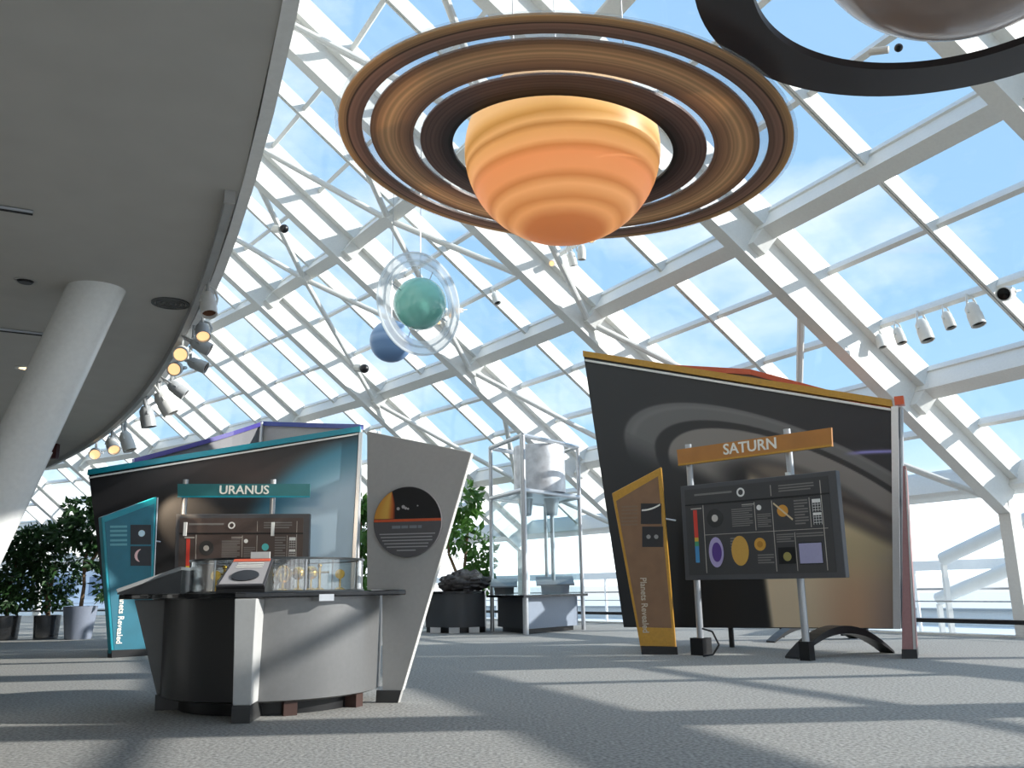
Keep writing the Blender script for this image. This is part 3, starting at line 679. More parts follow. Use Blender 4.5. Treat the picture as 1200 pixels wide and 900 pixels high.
# ---- name boards and information boards
def board(root, pl_, c4, kind, zoff=0.0):
    """c4: TL, TR, BR, BL world corners of the board front"""
    TL, TR, BR, BL = [Vector(c) for c in c4]; n = (TR-TL).cross(TL-BL).normalized()
    def W(x, y, o=0.0): return TL*(1-x)*(1-y)+TR*x*(1-y)+BR*x*y+BL*(1-x)*y + n*o
    Wd, Hd = (TR-TL).length, (TL-BL).length
    mb = MB().prism([W(0, 0, -.004), W(0, 1, -.004), W(1, 1, -.004), W(1, 0, -.004)], n*-.1); part('frame', mb, FRAME, root, bevel=.008)
    fc = part('face', MB().prism([W(.03, .045), W(.03, .95), W(.955, .95), W(.955, .045)], n*-.006), BOARD if kind == 'sat' else mat('board_face_brown', (78, 66, 62), .4), root)
    def rect(mb_, x0, y0, x1, y1, o=.003):
        return mb_.prism([W(x0, y0, o), W(x0, y1, o), W(x1, y1, o), W(x1, y0, o)], n*-.0025)
    def disc(x, y, rx, ry, m, o=.004, k=24, name='printed_disc'):
        return part(name, MB().prism([W(x+rx*cos(-2*pi*i/k), y-ry*sin(-2*pi*i/k)*-1, o) for i in range(k)][::-1], n*-.003), m, fc)
    ar = Wd/Hd
    def circ(x, y, r, m, o=.004, name='printed_disc'): return disc(x, y, r, r*ar, m, o, name=name)
    LNM = mat('board_line', (176, 170, 162), .6); WH = mat('board_white', (225, 224, 220), .6); TG = mat('board_text', (118, 115, 112), .6)
    mb = MB(); rect(mb, .03, .205, .955, .222); part('header_gap', mb, BLACK, fc)
    mb = MB()
    for x0, y0, x1, y1 in ((.155, .225, .159, .93), (.16, .535, .93, .54), (.5, .235, .5035, .52), (.61, .235, .6135, .93), (.835, .235, .8385, .52), (.905, .08, .909, .93), (.61, .08, .613, .19), (.735, .56, .738, .93), (.07, .25, .145, .262), (.42, .25, .5, .258)):
        rect(mb, x0, y0, x1, y1)
    part('ruled_lines', mb, LNM, fc)
    mb = MB()
    def para(x0, y0, x1, y1, k):
        for i in range(k):
            y = y0+(y1-y0)*i/k; rect(mb, x0, y, x1-(.02 if i % 3 == 2 else 0), y+(y1-y0)/k*.5)
    para(.35, .29, .485, .48, 9); para(.515, .36, .6, .5, 7); para(.745, .25, .825, .50, 9); para(.33, .58, .385, .72, 5); para(.5, .76, .6, .86, 4); para(.625, .57, .73, .66, 4); para(.745, .57, .9, .62, 2); para(.66, .09, .87, .17, 3); para(.42, .265, .49, .285, 1); para(.1, .1, .36, .14, 1)
    part('printed_text', mb, TG, fc, stuff=True)
    mb = MB(); rect(mb, .852, .255, .9, .29); rect(mb, .852, .385, .9, .41)
    for i in range(3):
        rect(mb, .852, .305+i*.026, .9, .309+i*.026); rect(mb, .852, .425+i*.026, .9, .429+i*.026)
    for i in range(4):
        rect(mb, .852+i*.0155, .29, .8535+i*.0155, .375); rect(mb, .852+i*.0155, .41, .8535+i*.0155, .5)
    part('data_table', mb, WH, fc)
    part('logo_ring', ringlet(W(.42, .125, .005), n, (TR-TL).normalized(), .016*Wd, .026*Wd), WH, fc)
    # thermometer
    for nm, y0, y1, c in (('thermometer_red', .27, .56, (205, 62, 48)), ('thermometer_yellow', .56, .60, (205, 170, 60)), ('thermometer_green', .60, .65, (70, 150, 110)), ('thermometer_blue', .65, .82, (70, 140, 190))):
        mb = MB(); rect(mb, .085, y0, .112, y1); part(nm, mb, mat(nm, c, .5), fc)
    circ(.235, .37, .055, mat('board_halo', (50, 49, 49), .6), .003); circ(.235, .37, .021, mat('board_grey', (196, 190, 182), .6), .006); circ(.53, .295, .015, WH)
    if kind == 'sat':
        circ(.675, .345, .033, mat('board_orange', (206, 146, 58), .5), .005)
        mb = MB(); mb.prism([W(.62, .27, .008), W(.625, .258, .008), W(.735, .43, .008), W(.73, .445, .008)], n*-.002); part('printed_ring', mb, mat('board_sand', (205, 186, 150), .5), fc)
        disc(.23, .72, .05, .155, mat('board_lilac', (172, 160, 200), .5), .004); disc(.235, .72, .033, .1, mat('board_violet', (84, 54, 132), .5), .007)
        disc(.39, .715, .056, .15, mat('board_gold', (196, 152, 70), .5)); circ(.52, .66, .036, mat('board_amber', (200, 150, 60), .5)); circ(.52, .66, .018, mat('board_gold2', (170, 120, 40), .5), .007)
        mb = MB(); rect(mb, .628, .70, .73, .86); part('thumbnail', mb, BLACK, fc); circ(.682, .79, .024, mat('board_olive', (150, 140, 80), .5), .006)
        mb = MB(); rect(mb, .755, .67, .885, .86, .006); part('lit_screen', mb, mat('lilac_screen', (158, 156, 188), .4), fc)
        mb = MB(); rect(mb, .752, .66, .888, .87); part('screen_bezel', mb, BLACK, fc)
    else:
        circ(.675, .36, .026, mat('board_teal', (84, 190, 190), .5), .005); mb = MB(); rect(mb, .66, .43, .69, .442); part('printed_bar', mb, WH, fc)
    return W, Wd, Hd, n
def ringlet(c, n, x, r0, r1):
    X = Vector(x).normalized(); Z = Vector(n).normalized(); Y = Z.cross(X)
    return MB().lathe([(r0, 0), (r1, 0), (r1, .003), (r0, .003), (r0, 0)], c, 24, ax=(X, Y, Z))
def sign(root, pl_, quad, txt, m, edge, tc, th_px, off=.0):
    """name board: quad TL TR BR BL in pixels on plane"""
    c = [pl_.q(u, v, off) for u, v in quad]; n = pl_.n
    nb = part('name_board', MB().prism([c[0], c[3], c[2], c[1]], n*-.03), m, root)
    a, b = c[3], c[2]
    part('board_edge', MB().hexa([a-n*.034, b-n*.034, b+n*.006, a+n*.006, a-n*.034+ZV*.025, b-n*.034+ZV*.025, b+n*.006+ZV*.025, a+n*.006+ZV*.025]), edge, nb)
    L, Rr = pl_.q(tc[0], tc[1], off+.003), pl_.q(tc[2], tc[3], off+.003)
    X = (Rr-L); Y = (c[0]-c[3]); Y = Y - X*(Y.dot(X)/X.length_squared)
    place_text('lettering', txt, th_px, (L+Rr)/2, X, Y, nb, TXT, .003, .004, X.length, True)

# Saturn board
pb = Plane(fl(817, 768), fl(817, 768)+Vector((1.08, -1.15, 0)))
sb = thing('saturn_information_board', 'dark information board on two steel poles under the amber Saturn name sign', 'information board', fl(818, 769))
W, Wd, Hd, n = board(sb, pb, [pb.q(797, 570, .06), pb.q(979, 551, .06), pb.q(991, 677, .06), pb.q(803, 680, .06)], 'sat')
for (u0, v0), (u1, v1) in (((806.5, 521), (820, 767)), ((922, 503), (945, 757))):
    top = pb.q(u0, v0, -.09); bot = top.copy(); bot.z = 0
    part('pole', MB().tube(bot, top, .045, 16), STEELL, sb)
    part('foot_block', MB().box(bot+ZV*.11, (.2, .2, .22) if u0 < 850 else (.13, .13, .22), math.atan2(pb.x.y, pb.x.x)), BLACK, sb)
    part('clip', MB().box(pb.q(u0+2, v0+(63 if u0 < 850 else 60), -.0), (.05, .05, .2), math.atan2(pb.x.y, pb.x.x)), WHITE, sb)
sign(sb, pb, [(793, 527), (974, 501), (975, 523), (795, 546)], 'SATURN', SIGNO, OCHRE, (848, 527.5, 910, 519.5), .2, .02)
p = fl(824, 770); wire = [p, p+Vector((.12, -.05, .02)), p+Vector((.2, -.06, .14)), p+Vector((.14, .0, .3)), p+Vector((.02, .05, .34))]
cb_ = link('power_cable', MB().path([q+Vector((0, 0, .012)) for q in wire], .012, 6).mesh('power_cable'), BLACK); cb_['label'] = 'thin black cable looping at the foot of the Saturn board pole'; cb_['category'] = 'cable'

# ---- kiosks
def kiosk(name, lab, floorL, floorR, outline, inner, basepx, m_body, m_edge, m_core, lit, pics, textpx, th=.14, pin=None):
    pk = Plane(floorL, floorR); c = (Vector(floorL)+Vector(floorR))/2; k = thing(name, lab, 'kiosk panel', (c.x, c.y, 0))
    part('body', slab(pk, outline, th), m_edge, k, bevel=.012)
    fc = part('graphic_face', slab(pk, inner, .01, off=.006), m_core, k)
    part('base_plinth', MB().prism([pk.q(u, v, .012) for u, v in basepx], pk.n*-(th+.03)), BLACK, k)
    if lit: part('lower_band', slab(pk, lit[0], .01, off=.009), lit[1], k)
    for (x0, y0, x1, y1) in pics:
        part('picture', slab(pk, [(x0, y0), (x0, y1), (x1, y1), (x1, y0)], .006, off=.011), mat('picture_black', (26, 27, 32), .35), fc)
    return k, pk, fc
kU, pkU, fU = kiosk('uranus_kiosk', 'slanted teal kiosk panel standing left of the Uranus board', fl(131, 771), fl(177, 768),
    [(119, 606), (131, 771), (176, 768), (184, 582)], [(123, 612), (134, 763), (173, 761), (181, 590)], [(131, 762), (131, 771.5), (176.5, 769), (177, 760)], TEAL, TEAL, TEALD, None,
    [(153, 615, 177, 638), (153, 640, 177, 663)], None)
mb = MB()
for y in (616, 621, 626, 632, 637): mb.prism([pkU.q(u, v, .01) for u, v in ((129, y), (129, y+2.6), (149, y+2.3), (149, y-.3))], pkU.n*-.004)
part('printed_text', mb, mat('teal_text', (96, 160, 172), .6), fU, stuff=True)
cc = pkU.q(166, 625, .012); part('printed_planet', MB().prism([cc+pkU.x*.05*cos(a)+pkU.y*.05*sin(a) for a in np.linspace(0, 2*pi, 20, endpoint=False)], pkU.n*.003), mat('pale_planet', (190, 220, 235), .5), fU)
mb = MB(); cc = pkU.q(167, 651, .013)
for k in range(8):
    a0, a1 = pi/2+.35+k*.3, pi/2+.35+(k+1)*.3; w0, w1 = .018*sin(pi*k/8)+.004, .018*sin(pi*(k+1)/8)+.004
    f = lambda a, r: cc+pkU.x*cos(a)*r+pkU.y*sin(a)*r
    mb.add([f(a0, .1-w0), f(a1, .1-w1), f(a1, .1+w1), f(a0, .1+w0)], [(0, 1, 2, 3)])
part('printed_crescent', mb, mat('crescent', (225, 190, 190), .5), fU)
place_text('lettering', 'Planets Revealed', .12, (pkU.q(141.5, 724, .012)), -pkU.y, pkU.x, fU, TXT, .002, .004, (pkU.q(140, 694)-pkU.q(143, 753)).length)
part('sunlit_edge', MB().prism([pkU.q(184.4, 583, .01), pkU.q(176.4, 762, .01), pkU.q(177.3, 762, .01), pkU.q(185.6, 583, .01)], pkU.n*-.16), ALU, kU)  # sunlit right edge put in as a pale metal strip
part('pin', MB().tube(pkU.q(182, 634, -.03), pkU.q(188, 635, -.03), .012, 8), ALU, kU)
kS, pkS, fS = kiosk('saturn_kiosk', 'slanted brown kiosk panel with ochre border left of the Saturn board', fl(752, 767), fl(794, 767),
    [(717, 578), (752, 767), (793, 767), (775, 547)], [(722, 587), (753, 757), (789, 757), (771, 558)], [(751, 757), (752, 768), (794.5, 768.5), (793.5, 758)], OCHRE, OCHRE, OCHRED,
    ([(748.5, 735), (753, 757), (789, 757), (787, 736)], OCHRE), [(751, 590, 775, 614), (752.5, 617, 777, 641)], None)
mb = MB()
for y in (593, 597, 601, 606, 610, 614): mb.prism([pkS.q(u, v, .01) for u, v in ((728, y), (728.5, y+2), (747, y+1.4), (747, y-.6))], pkS.n*-.004)
part('printed_text', mb, mat('brown_text', (132, 106, 84), .6), fS, stuff=True)
mb = MB()
for k in range(6):
    u0, u1 = 752+k*3.6, 752+(k+1)*3.6; f = lambda u: 598-((u-752)/22)**2*7
    mb.add([pkS.q(u0, f(u0)+1, .014), pkS.q(u1, f(u1)+1, .014), pkS.q(u1, f(u1)-1, .014), pkS.q(u0, f(u0)-1, .014)], [(0, 1, 2, 3)])
part('printed_ring_arc', mb, TXT, fS)
for u in (760, 769):
    cc = pkS.q(u, 629, .012); part('printed_moon', MB().prism([cc+pkS.x*.03*cos(a)+pkS.y*.03*sin(a) for a in np.linspace(0, 2*pi, 14, endpoint=False)], pkS.n*.003), TXTG, fS)
place_text('lettering', 'Planets Revealed', .12, pkS.q(755, 709, .014), -pkS.y, pkS.x, fS, mat('pale_lettering', (200, 186, 165), .6), .002, .004, (pkS.q(750, 677)-pkS.q(757, 741)).length)
part('pin', MB().tube(pkS.q(780, 608, -.03), pkS.q(792, 610, -.03), .012, 8), ALU, kS)
# maroon kiosk seen edge-on at the right end
p0, p1 = fl(1056, 771), fl(1075, 772); p0 = Vector((p0.x, p0.y, 0))
mk = thing('maroon_kiosk', 'narrow maroon kiosk panel seen almost edge-on at the right end of the Saturn wall', 'kiosk panel', fl(1065, 772))
pm_ = Plane(fl(1057, 772), fl(1057, 772)+Vector((.22, -.02, 0)))
b4 = [pm_.q(1057, 771), pm_.q(1075, 773), pm_.q(1061.5, 546), pm_.q(1058, 546)]
part('body', MB().prism(b4, Vector((.33, .7, 0))), MAROON, mk)
part('base_plinth', MB().prism([pm_.q(1056.5, 761, .01), pm_.q(1056.8, 772.5, .01), pm_.q(1075.5, 773, .01), pm_.q(1074.5, 761, .01)], Vector((.34, .72, 0))), BLACK, mk)
part('grey_edge', MB().prism([pm_.q(1070.5, 761, .006), pm_.q(1073.5, 761, .006), pm_.q(1062, 550, .006), pm_.q(1060.5, 550, .006)], pm_.n*-.01), GREYP, mk)

# ---- Uranus island: display wall
yU = 15.4
a_, b_ = at(118, 745, yU), at(418, 745, yU+.1)
pu = Plane(Vector((a_.x, yU, 0)), Vector((b_.x, yU+.1, 0)))
uw = thing('uranus_display_wall', 'wide dark and steel-blue display wall with teal top edge behind the Uranus board', 'display wall', (pu.q(260, 700).x, yU+.2, 0))
part('panel', slab(pu, [(127, 746), (408, 746), (421, 505), (104, 556)], .05), mat('wall_core', (40, 40, 42)), uw)
def uraprint(s, t, P):
    q = topx(P); u, v = q[..., 0], q[..., 1]
    A = np.zeros(u.shape+(3,))+np.array((38, 37, 39.))
    A = mixc(A, (78, 60, 54), .75*np.exp(-((u-275)/70)**2-((v-552)/26)**2))  # warm brown spotlight pool painted into the wall colours
    d = np.hypot(u-470, v-715); k = sstep(222, 196, d)
    disc = mixc(np.zeros(A.shape)+np.array((60, 118, 138.)), (178, 200, 214), sstep(205, 150, d))
    return A*(1-k[..., None])+disc*k[..., None]
printed('planet_print', pu.q(127.5, 745, .004), pu.q(407.5, 745, .004), pu.q(420, 508, .004), pu.q(104.5, 558, .004), 160, 130, uraprint, uw, SATPR)
rail_along(pu, (103, 557), (422, 506), .10, .10, TEAL, uw, 'teal_edge', .02, .03)
rail_along(pu, (104, 561), (420, 509.5), .03, .05, mat('white_edge'), uw, 'white_bead', .015, .02)
e0, e1 = pu.q(408, 746, .02), pu.q(421, 507, .02)
part('end_post', MB().hexa([e0-pu.n*.05, e0-pu.n*.05+pu.x*.06, e0+pu.x*.06+pu.n*.03, e0+pu.n*.03, e1-pu.n*.05, e1-pu.n*.05+pu.x*.06, e1+pu.x*.06+pu.n*.03, e1+pu.n*.03]), ALU, uw)
for u in (150, 270, 390):
    p = pu.q(u, 745)-pu.n*.08; p.z = 0; part('leg', MB().tube(p, p+ZV*.5, .04, 10), BLACK, uw)
# rear pair of panels with the purple edge, meeting in a corner post
cL, cM, cR = at(156, 543, 15.9), at(307, 499, 17.6), at(422.5, 503, 15.85)
rw = thing('purple_edged_wall', 'rear grey display wall with a curved purple top edge behind the teal edge', 'display wall', (cM.x, cM.y, 0))
def curvewall(p, q, bul, nm, m, me, em):
    mb, rm = MB(), MB(); k = 10; d = (q-p); sd = Vector((-d.y, d.x, 0)).normalized()
    P_ = [p+d*i/k+sd*bul*sin(pi*i/k)+ZV*(.10*bul*sin(pi*i/k)) for i in range(k+1)]
    for a, b in zip(P_, P_[1:]):
        a0, b0 = a.copy(), b.copy(); a0.z = b0.z = .25; o = sd*.05
        mb.hexa([a0, b0, b0+o, a0+o, a, b, b+o, a+o])
        rm.hexa([a-o, b-o, b+o*1.5, a+o*1.5, a-o+ZV*.09, b-o+ZV*.09, b+o*1.5+ZV*.09, a+o*1.5+ZV*.09])
    part(nm, mb, m, rw); part(me, rm, em, rw)
curvewall(cL, cM, -.35, 'left_panel', mat('rear_grey', (120, 120, 124), .5), 'purple_edge', PURP)
curvewall(cM, cR, .25, 'right_panel', mat('rear_pale', (176, 176, 176), .5), 'blue_edge', mat('indigo_acrylic', (70, 84, 158), .3))
part('corner_post', MB().tube((cM.x, cM.y-.06, 0), cM+Vector((0, -.06, .06)), .05, 12), ALU, rw)
for p in (cM.lerp(cL, .85), cM.lerp(cR, .85)): part('leg', MB().tube((p.x, p.y, 0), (p.x, p.y, .4), .04, 10), BLACK, rw)

# Uranus board
yb = 14.3
a_ = at(207, 700, yb); b_ = at(363, 700, yb); pub = Plane(Vector((a_.x, yb, 0)), Vector((b_.x, yb, 0)))
ub = thing('uranus_information_board', 'brown information board on two steel poles under the teal Uranus name sign', 'information board', (pub.q(285, 700).x, yb, 0))
board(ub, pub, [pub.q(206, 602.5, .06), pub.q(363, 602, .06), pub.q(360, 712, .06), pub.q(203, 712, .06)], 'ura')
for (u0, v0) in ((218, 562), (320.7, 562)):
    top = pub.q(u0, v0, -.09); bot = top.copy(); bot.z = 0
    part('pole', MB().tube(bot, top, .045, 16), STEELL, ub); part('foot_block', MB().box(bot+ZV*.11, (.2, .2, .22)), BLACK, ub)
    part('clip', MB().box(pub.q(u0-1, v0+58, 0.07), (.05, .03, .22)), WHITE, ub)
sign(ub, pub, [(208, 567), (363.5, 567), (363, 583), (208, 583)], 'URANUS', SIGNT, TEAL, (257, 574.5, 315, 574.5), .2, .02)

# ------------------------------------------------------------------ round counter in the foreground
CC = Vector((-2.04, 7.62, 0)); TOPZ = .903
ctr = thing('round_counter', 'large round charcoal display counter with glossy black top in the left foreground', 'counter', CC)
cprof = [(0, .1), (.84, .1), (.88, .115), (.9, .86), (0, .86)]
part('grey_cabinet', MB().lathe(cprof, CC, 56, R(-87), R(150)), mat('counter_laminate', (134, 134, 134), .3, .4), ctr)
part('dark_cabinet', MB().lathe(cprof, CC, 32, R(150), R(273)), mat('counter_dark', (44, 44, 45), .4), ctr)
part('toe_kick', MB().lathe([(0, 0), (.74, 0), (.74, .1), (0, .1)], CC, 48), BLACK, ctr)
for a in (R(-66), R(-22)):
    d = Vector((cos(a), sin(a), 0)); part('foot', MB().box(CC+d*.78+ZV*.05, (.12, .1, .1), a), mat('foot_brown', (70, 48, 42), .5), ctr)
# black top with three pointed wings
poly = []
for k in range(96):
    a = 2*pi*k/96; r = 1.03
    for wa, ex, wd in ((R(193), .26, .30), (R(-88), .13, .34), (R(-20), .2, .26)):
        dd = math.atan2(sin(a-wa), cos(a-wa)); r = max(r, 1.03+ex*max(0, 1-abs(dd)/wd))
    poly.append(CC+Vector((r*cos(a), r*sin(a), TOPZ-.04)))
part('black_top', MB().prism(poly, ZV*.04), BLKTOP, ctr, bevel=.008)
def fin(az, r0b, r1b, r0t, r1t, z0, z1, th, nm, m, base=True, lab=None):
    d = Vector((cos(az), sin(az), 0)); s = Vector((-sin(az), cos(az), 0))*th/2; mb = MB()
    f = lambda r, z, k: CC+d*r+ZV*z+s*k
    mb.hexa([f(r0b, z0, -1), f(r1b, z0, -1), f(r1b, z0, 1), f(r0b, z0, 1), f(r0t, z1, -1.25), f(r1t, z1, -1.25), f(r1t, z1, 1.25), f(r0t, z1, 1.25)])
    part(nm, mb, m, ctr, lab, bevel=.006)
    if base:
        mb = MB(); k1 = 1.03
        mb.hexa([f(r0b, 0, -k1), f(r1b+.006, 0, -k1), f(r1b+.006, 0, k1), f(r0b, 0, k1), f(r0b, z0, -k1), f(r1b+.01, z0, -k1), f(r1b+.01, z0, k1), f(r0b, z0, k1)])
        part('plinth', mb, DARKP, ctr)
FINM = mat('pale_grey_support', (196, 196, 194), .45)
fin(R(-86), .7, 1.12, .7, 1.17, .12, TOPZ-.045, .125, 'support', FINM)
fin(R(196), .6, .90, .6, 1.12, .12, TOPZ-.045, .2, 'support', mat('support_grey', (112, 112, 112), .5))
part('bracket', MB().box(CC+Vector((.56, -.78, .855)), (.14, .12, .05), R(-55)), ALU, ctr)
# sloped left reading desk (part of the counter)
def desk(name, az, rin, zin, rout, zout, w_in, w_out, m, mside, parent, th=.03):
    d = Vector((cos(az), sin(az), 0)); s = Vector((-sin(az), cos(az), 0))
    A = CC+d*rout+ZV*zout-s*w_out/2; B = CC+d*rout+ZV*zout+s*w_out/2; C_ = CC+d*rin+ZV*zin+s*w_in/2; D = CC+d*rin+ZV*zin-s*w_in/2
    z = lambda p: Vector((p.x, p.y, TOPZ))
    n = (B-A).cross(D-A).normalized(); n = n if n.z > 0 else -n
    part(name+'_body', MB().hexa([z(A), z(B), z(C_), z(D), A, B, C_, D]), mside, parent)
    part(name+'_plate', MB().prism([A+n*.002, B+n*.002, C_+n*.002, D+n*.002], n*th), m, parent, bevel=.004)
    return A+n*(th+.003), B+n*(th+.003), C_+n*(th+.003), D+n*(th+.003), n
sd_ = thing('side_reading_desk', 'grey sloped reading desk on the left wing of the round counter', 'reading panel', CC+Vector((cos(R(188))*.95, sin(R(188))*.95, TOPZ)))
desk('side_desk', R(188), .745, 1.09, 1.2, .915, .5, .75, mat('desk_grey', (150, 152, 152), .4), BLACK, sd_)
# front reading panel resting on the counter
rp_ = thing('reading_panel', 'small tilted reading panel with an orange strip on the counter front', 'reading panel', CC+Vector((.02, -.9, TOPZ)))
A, B, C_, D, n = desk('panel', R(-89.5), .76, 1.135, 1.07, .93, .31, .36, mat('panel_rim', (60, 58, 60), .4), BLACK, rp_, .025)
def bil(x, y, o=0.0): return A*(1-x)*(1-y)+B*x*(1-y)+C_*x*y+D*(1-x)*y+n*o
def pquad(x0, y0, x1, y1, o=.002): return MB().prism([bil(x0, y0, o), bil(x1, y0, o), bil(x1, y1, o), bil(x0, y1, o)], n*.002)
part('panel_graphic', pquad(.05, .05, .95, .95, 0), mat('panel_grey', (168, 164, 164), .5), rp_)
part('orange_strip', pquad(.05, .87, .95, .97, .003), ORANGE, rp_)
for y in (.79, .71, .64): part('text_line', pquad(.2, y, .82, y+.03, .003), TXT, rp_)
ov = [bil(.52+.3*cos(a), .33+.19*sin(a), .003) for a in np.linspace(0, 2*pi, 24, endpoint=False)]
part('dark_tactile_oval', MB().prism(ov, n*.008), mat('tactile_dark', (44, 44, 46), .35), rp_)
wt = CC+Vector((.05, -.735, 1.185)); 
lt = link('white_card', MB().box(wt, (.15, .012, .05)).mesh('white_card'), mat('card_white', (232, 232, 228), .6)); lt['label'] = 'small white card standing on the rim behind the reading panel'; lt['category'] = 'card'
# curved glass case
gc = thing('curved_glass_case', 'low round glass case with dark rim on the black counter top', 'glass case', CC+ZV*TOPZ)
GR, GT = .715, 1.155
for k in range(6):
    a0, a1 = R(-178)+k*R(60)+.006, R(-178)+(k+1)*R(60)-.006
    part('glass_pane', MB().lathe([(GR, TOPZ), (GR, GT), (GR-.012, GT), (GR-.012, TOPZ), (GR, TOPZ)], CC, 14, a0, a1), CGLASS, gc)
part('rim', MB().lathe([(GR-.03, GT), (GR+.015, GT), (GR+.015, GT+.016), (GR-.03, GT+.016), (GR-.03, GT)], CC, 72), mat('rim_dark', (48, 52, 54), .3), gc)
part('floor_ring', MB().lathe([(GR-.03, TOPZ), (GR+.015, TOPZ), (GR+.015, TOPZ+.012), (GR-.03, TOPZ+.012)], CC, 72), mat('rim_dark'), gc)
part('lid_glass', MB().lathe([(0, GT+.004), (GR-.03, GT+.004), (GR-.03, GT+.012), (0, GT+.012)], CC, 48), CGLASS, gc)
for k in range(6):
    a = R(-178)+k*R(60); part('mullion', MB().tube(CC+Vector((GR*cos(a), GR*sin(a), TOPZ)), CC+Vector((GR*cos(a), GR*sin(a), GT)), .008, 8), ALU, gc)
# brass instruments
def instr(u, y, label, kind):
    q = at(u, 690, y); q.z = TOPZ
    t = thing('brass_instrument', label, 'instrument', q, 'brass instruments in the glass case')
    part('base', MB().lathe([(0, 0), (.045, 0), (.045, .015), (.02, .03), (0, .03)], q, 16), BRASS if kind != 'dark' else BLACK, t)
    if kind == 'sphere':
        part('stem', MB().tube(q+ZV*.03, q+ZV*.1, .009, 8), BRASS, t); part('ball', MB().sphere(q+ZV*.15, .055, 20, 12), BRASS, t)
    elif kind == 'column':
        part('stem', MB().tube(q+ZV*.03, q+ZV*.2, .012, 8), BRASS, t); part('cross_bar', MB().tube(q+Vector((-.08, 0, .155)), q+Vector((.08, 0, .155)), .008, 8), BRASS, t); part('finial', MB().sphere(q+ZV*.21, .02, 12, 8), BRASS, t)
    elif kind == 'armil':
        part('stem', MB().tube(q+ZV*.03, q+ZV*.08, .012, 8), BRASS, t)
        for k in range(3):
            a = k*pi/3; X = Vector((cos(a), sin(a), 0))
            part('hoop', MB().lathe([(.062, -.007), (.072, -.007), (.072, .007), (.062, .007), (.062, -.007)], q+ZV*.14, 24, ax=(X, ZV, X.cross(ZV))), BRASS, t)
    else:
        part('stem', MB().tube(q+ZV*.03, q+ZV*.12, .01, 8), BRASS, t); part('dial', MB().lathe([(0, -.01), (.04, -.01), (.04, .01), (0, .01)], q+ZV*.14, 20, ax=(Vector((1, 0, 0)), ZV, Vector((0, -1, 0)))), BRASS, t)
instr(252, 7.35, 'small brass dial on a stand at the left end of the glass case', 'dial')
instr(262, 7.5, 'tall brass cross-armed instrument left of the reading panel', 'column')
instr(331, 7.3, 'open brass hoop sphere just right of the reading panel', 'armil')
instr(349, 7.45, 'round brass globe near the middle of the glass case', 'sphere')
instr(364, 7.3, 'second brass globe right of the middle of the glass case', 'sphere')
instr(374, 7.5, 'brass cross-armed column right of the second globe', 'column')
instr(398, 7.55, 'dull brass dial at the bright right end of the glass case', 'dial')

# tall grey graphic panel at the right of the counter
pg = Plane(Vector((-1.3, 7.56, 0)), Vector((-.9, 7.5, 0)))
gp = thing('grey_graphic_panel', 'tall grey leaning-sided panel with a round solar graphic right of the counter', 'graphic panel', (pg.q(452, 800).x, 7.53, 0))
part('panel', slab(pg, [(448, 826), (466, 826), (552, 530), (430, 505), (430, 691.5), (472, 691.5), (472, 697.2), (448, 697.2)], .07), GREYP, gp, bevel=.006)
part('plinth', slab(pg, [(440, 828), (465, 828), (470, 809), (441, 809)], .075, off=.006), DARKP, gp)
part('sunlit_edge', MB().prism([pg.q(470.5, 809, .003), pg.q(471.3, 809, .003), pg.q(552.6, 531, .003), pg.q(551.4, 531, .003)], pg.n*-.078), mat('white_edge'), gp)  # sun on the panel's right side put in as a white strip
cg = pg.q(478.5, 611.5, .003); rg = (pg.q(518.5, 611, .003)-pg.q(439, 612, .003)).length/2
f = lambda x, y, o=0.0: cg+pg.x*x*rg+pg.y*y*rg+pg.n*o
circp = [f(cos(a), sin(a)) for a in np.linspace(0, 2*pi, 64, endpoint=False)]
rs = part('round_sign', MB().prism(circp, pg.n*.03), mat('sign_grey', (92, 90, 92), .5), gp, bevel=.004)
def half(y0, y1, o, m, nm, x0=-1, x1=1):
    P_ = []
    for y in np.linspace(y0, y1, 20): P_.append(f(min(x1, math.sqrt(max(0, .97-y*y))), y, o))
    for y in np.linspace(y1, y0, 20): P_.append(f(max(x0, -math.sqrt(max(0, .97-y*y))), y, o))
    return part(nm, MB().prism(P_, pg.n*.002), m, rs)
half(.08, .975, .031, mat('space_black', (24, 23, 25), .4), 'night_sky_print')
def solar(s, t, P):
    d = np.hypot((s-0)*1.0, (t-.0)*1.0); A = np.zeros(s.shape+(3,))+np.array((214, 150, 62.)); 
    A = mixc(A, (226, 176, 80), np.exp(-((s-.55)/.3)**2)); A = mixc(A, (190, 84, 40), sstep(.6, .95, s)); A = mixc(A, (60, 24, 22), sstep(.88, 1.0, s))
    return A
def solpt(x, y): 
    r = math.hypot(x, y); k = min(1, .98/r) if r > 0 else 1
    return (x*k, y)
# sun limb print: rows clipped to the disc
S_, T_ = 16, 16; V, Cc = [], []
for j in range(T_+1):
    y = .09+(.86-.09)*j/T_; xl = -math.sqrt(max(0, .965-y*y)); xr = max(xl, -.36-.25*max(0, y-.45)**1.5*1.5)
    for i in range(S_+1): V.append(f(xl+(xr-xl)*i/S_, y, .0345)); Cc.append((i/S_, j/T_))
me = bpy.data.meshes.new('sun_print'); off = wloc(rs)
me.from_pydata([tuple(p-off) for p in V], [], [(j*(S_+1)+i, j*(S_+1)+i+1, (j+1)*(S_+1)+i+1, (j+1)*(S_+1)+i) for j in range(T_) for i in range(S_)]); me.update()
Cc = np.array(Cc); colr = solar(Cc[:, 0], Cc[:, 1], None)/255.; colr = ((colr+.055)/1.055)**2.4
ca = me.color_attributes.new('print', 'FLOAT_COLOR', 'POINT'); ca.data.foreach_set('color', np.c_[colr, np.ones(len(colr))].ravel())
link('sun_print', me, vcol('sun_print_mat', .4), rs)
half(-.0, .075, .032, ORANGE, 'orange_band')
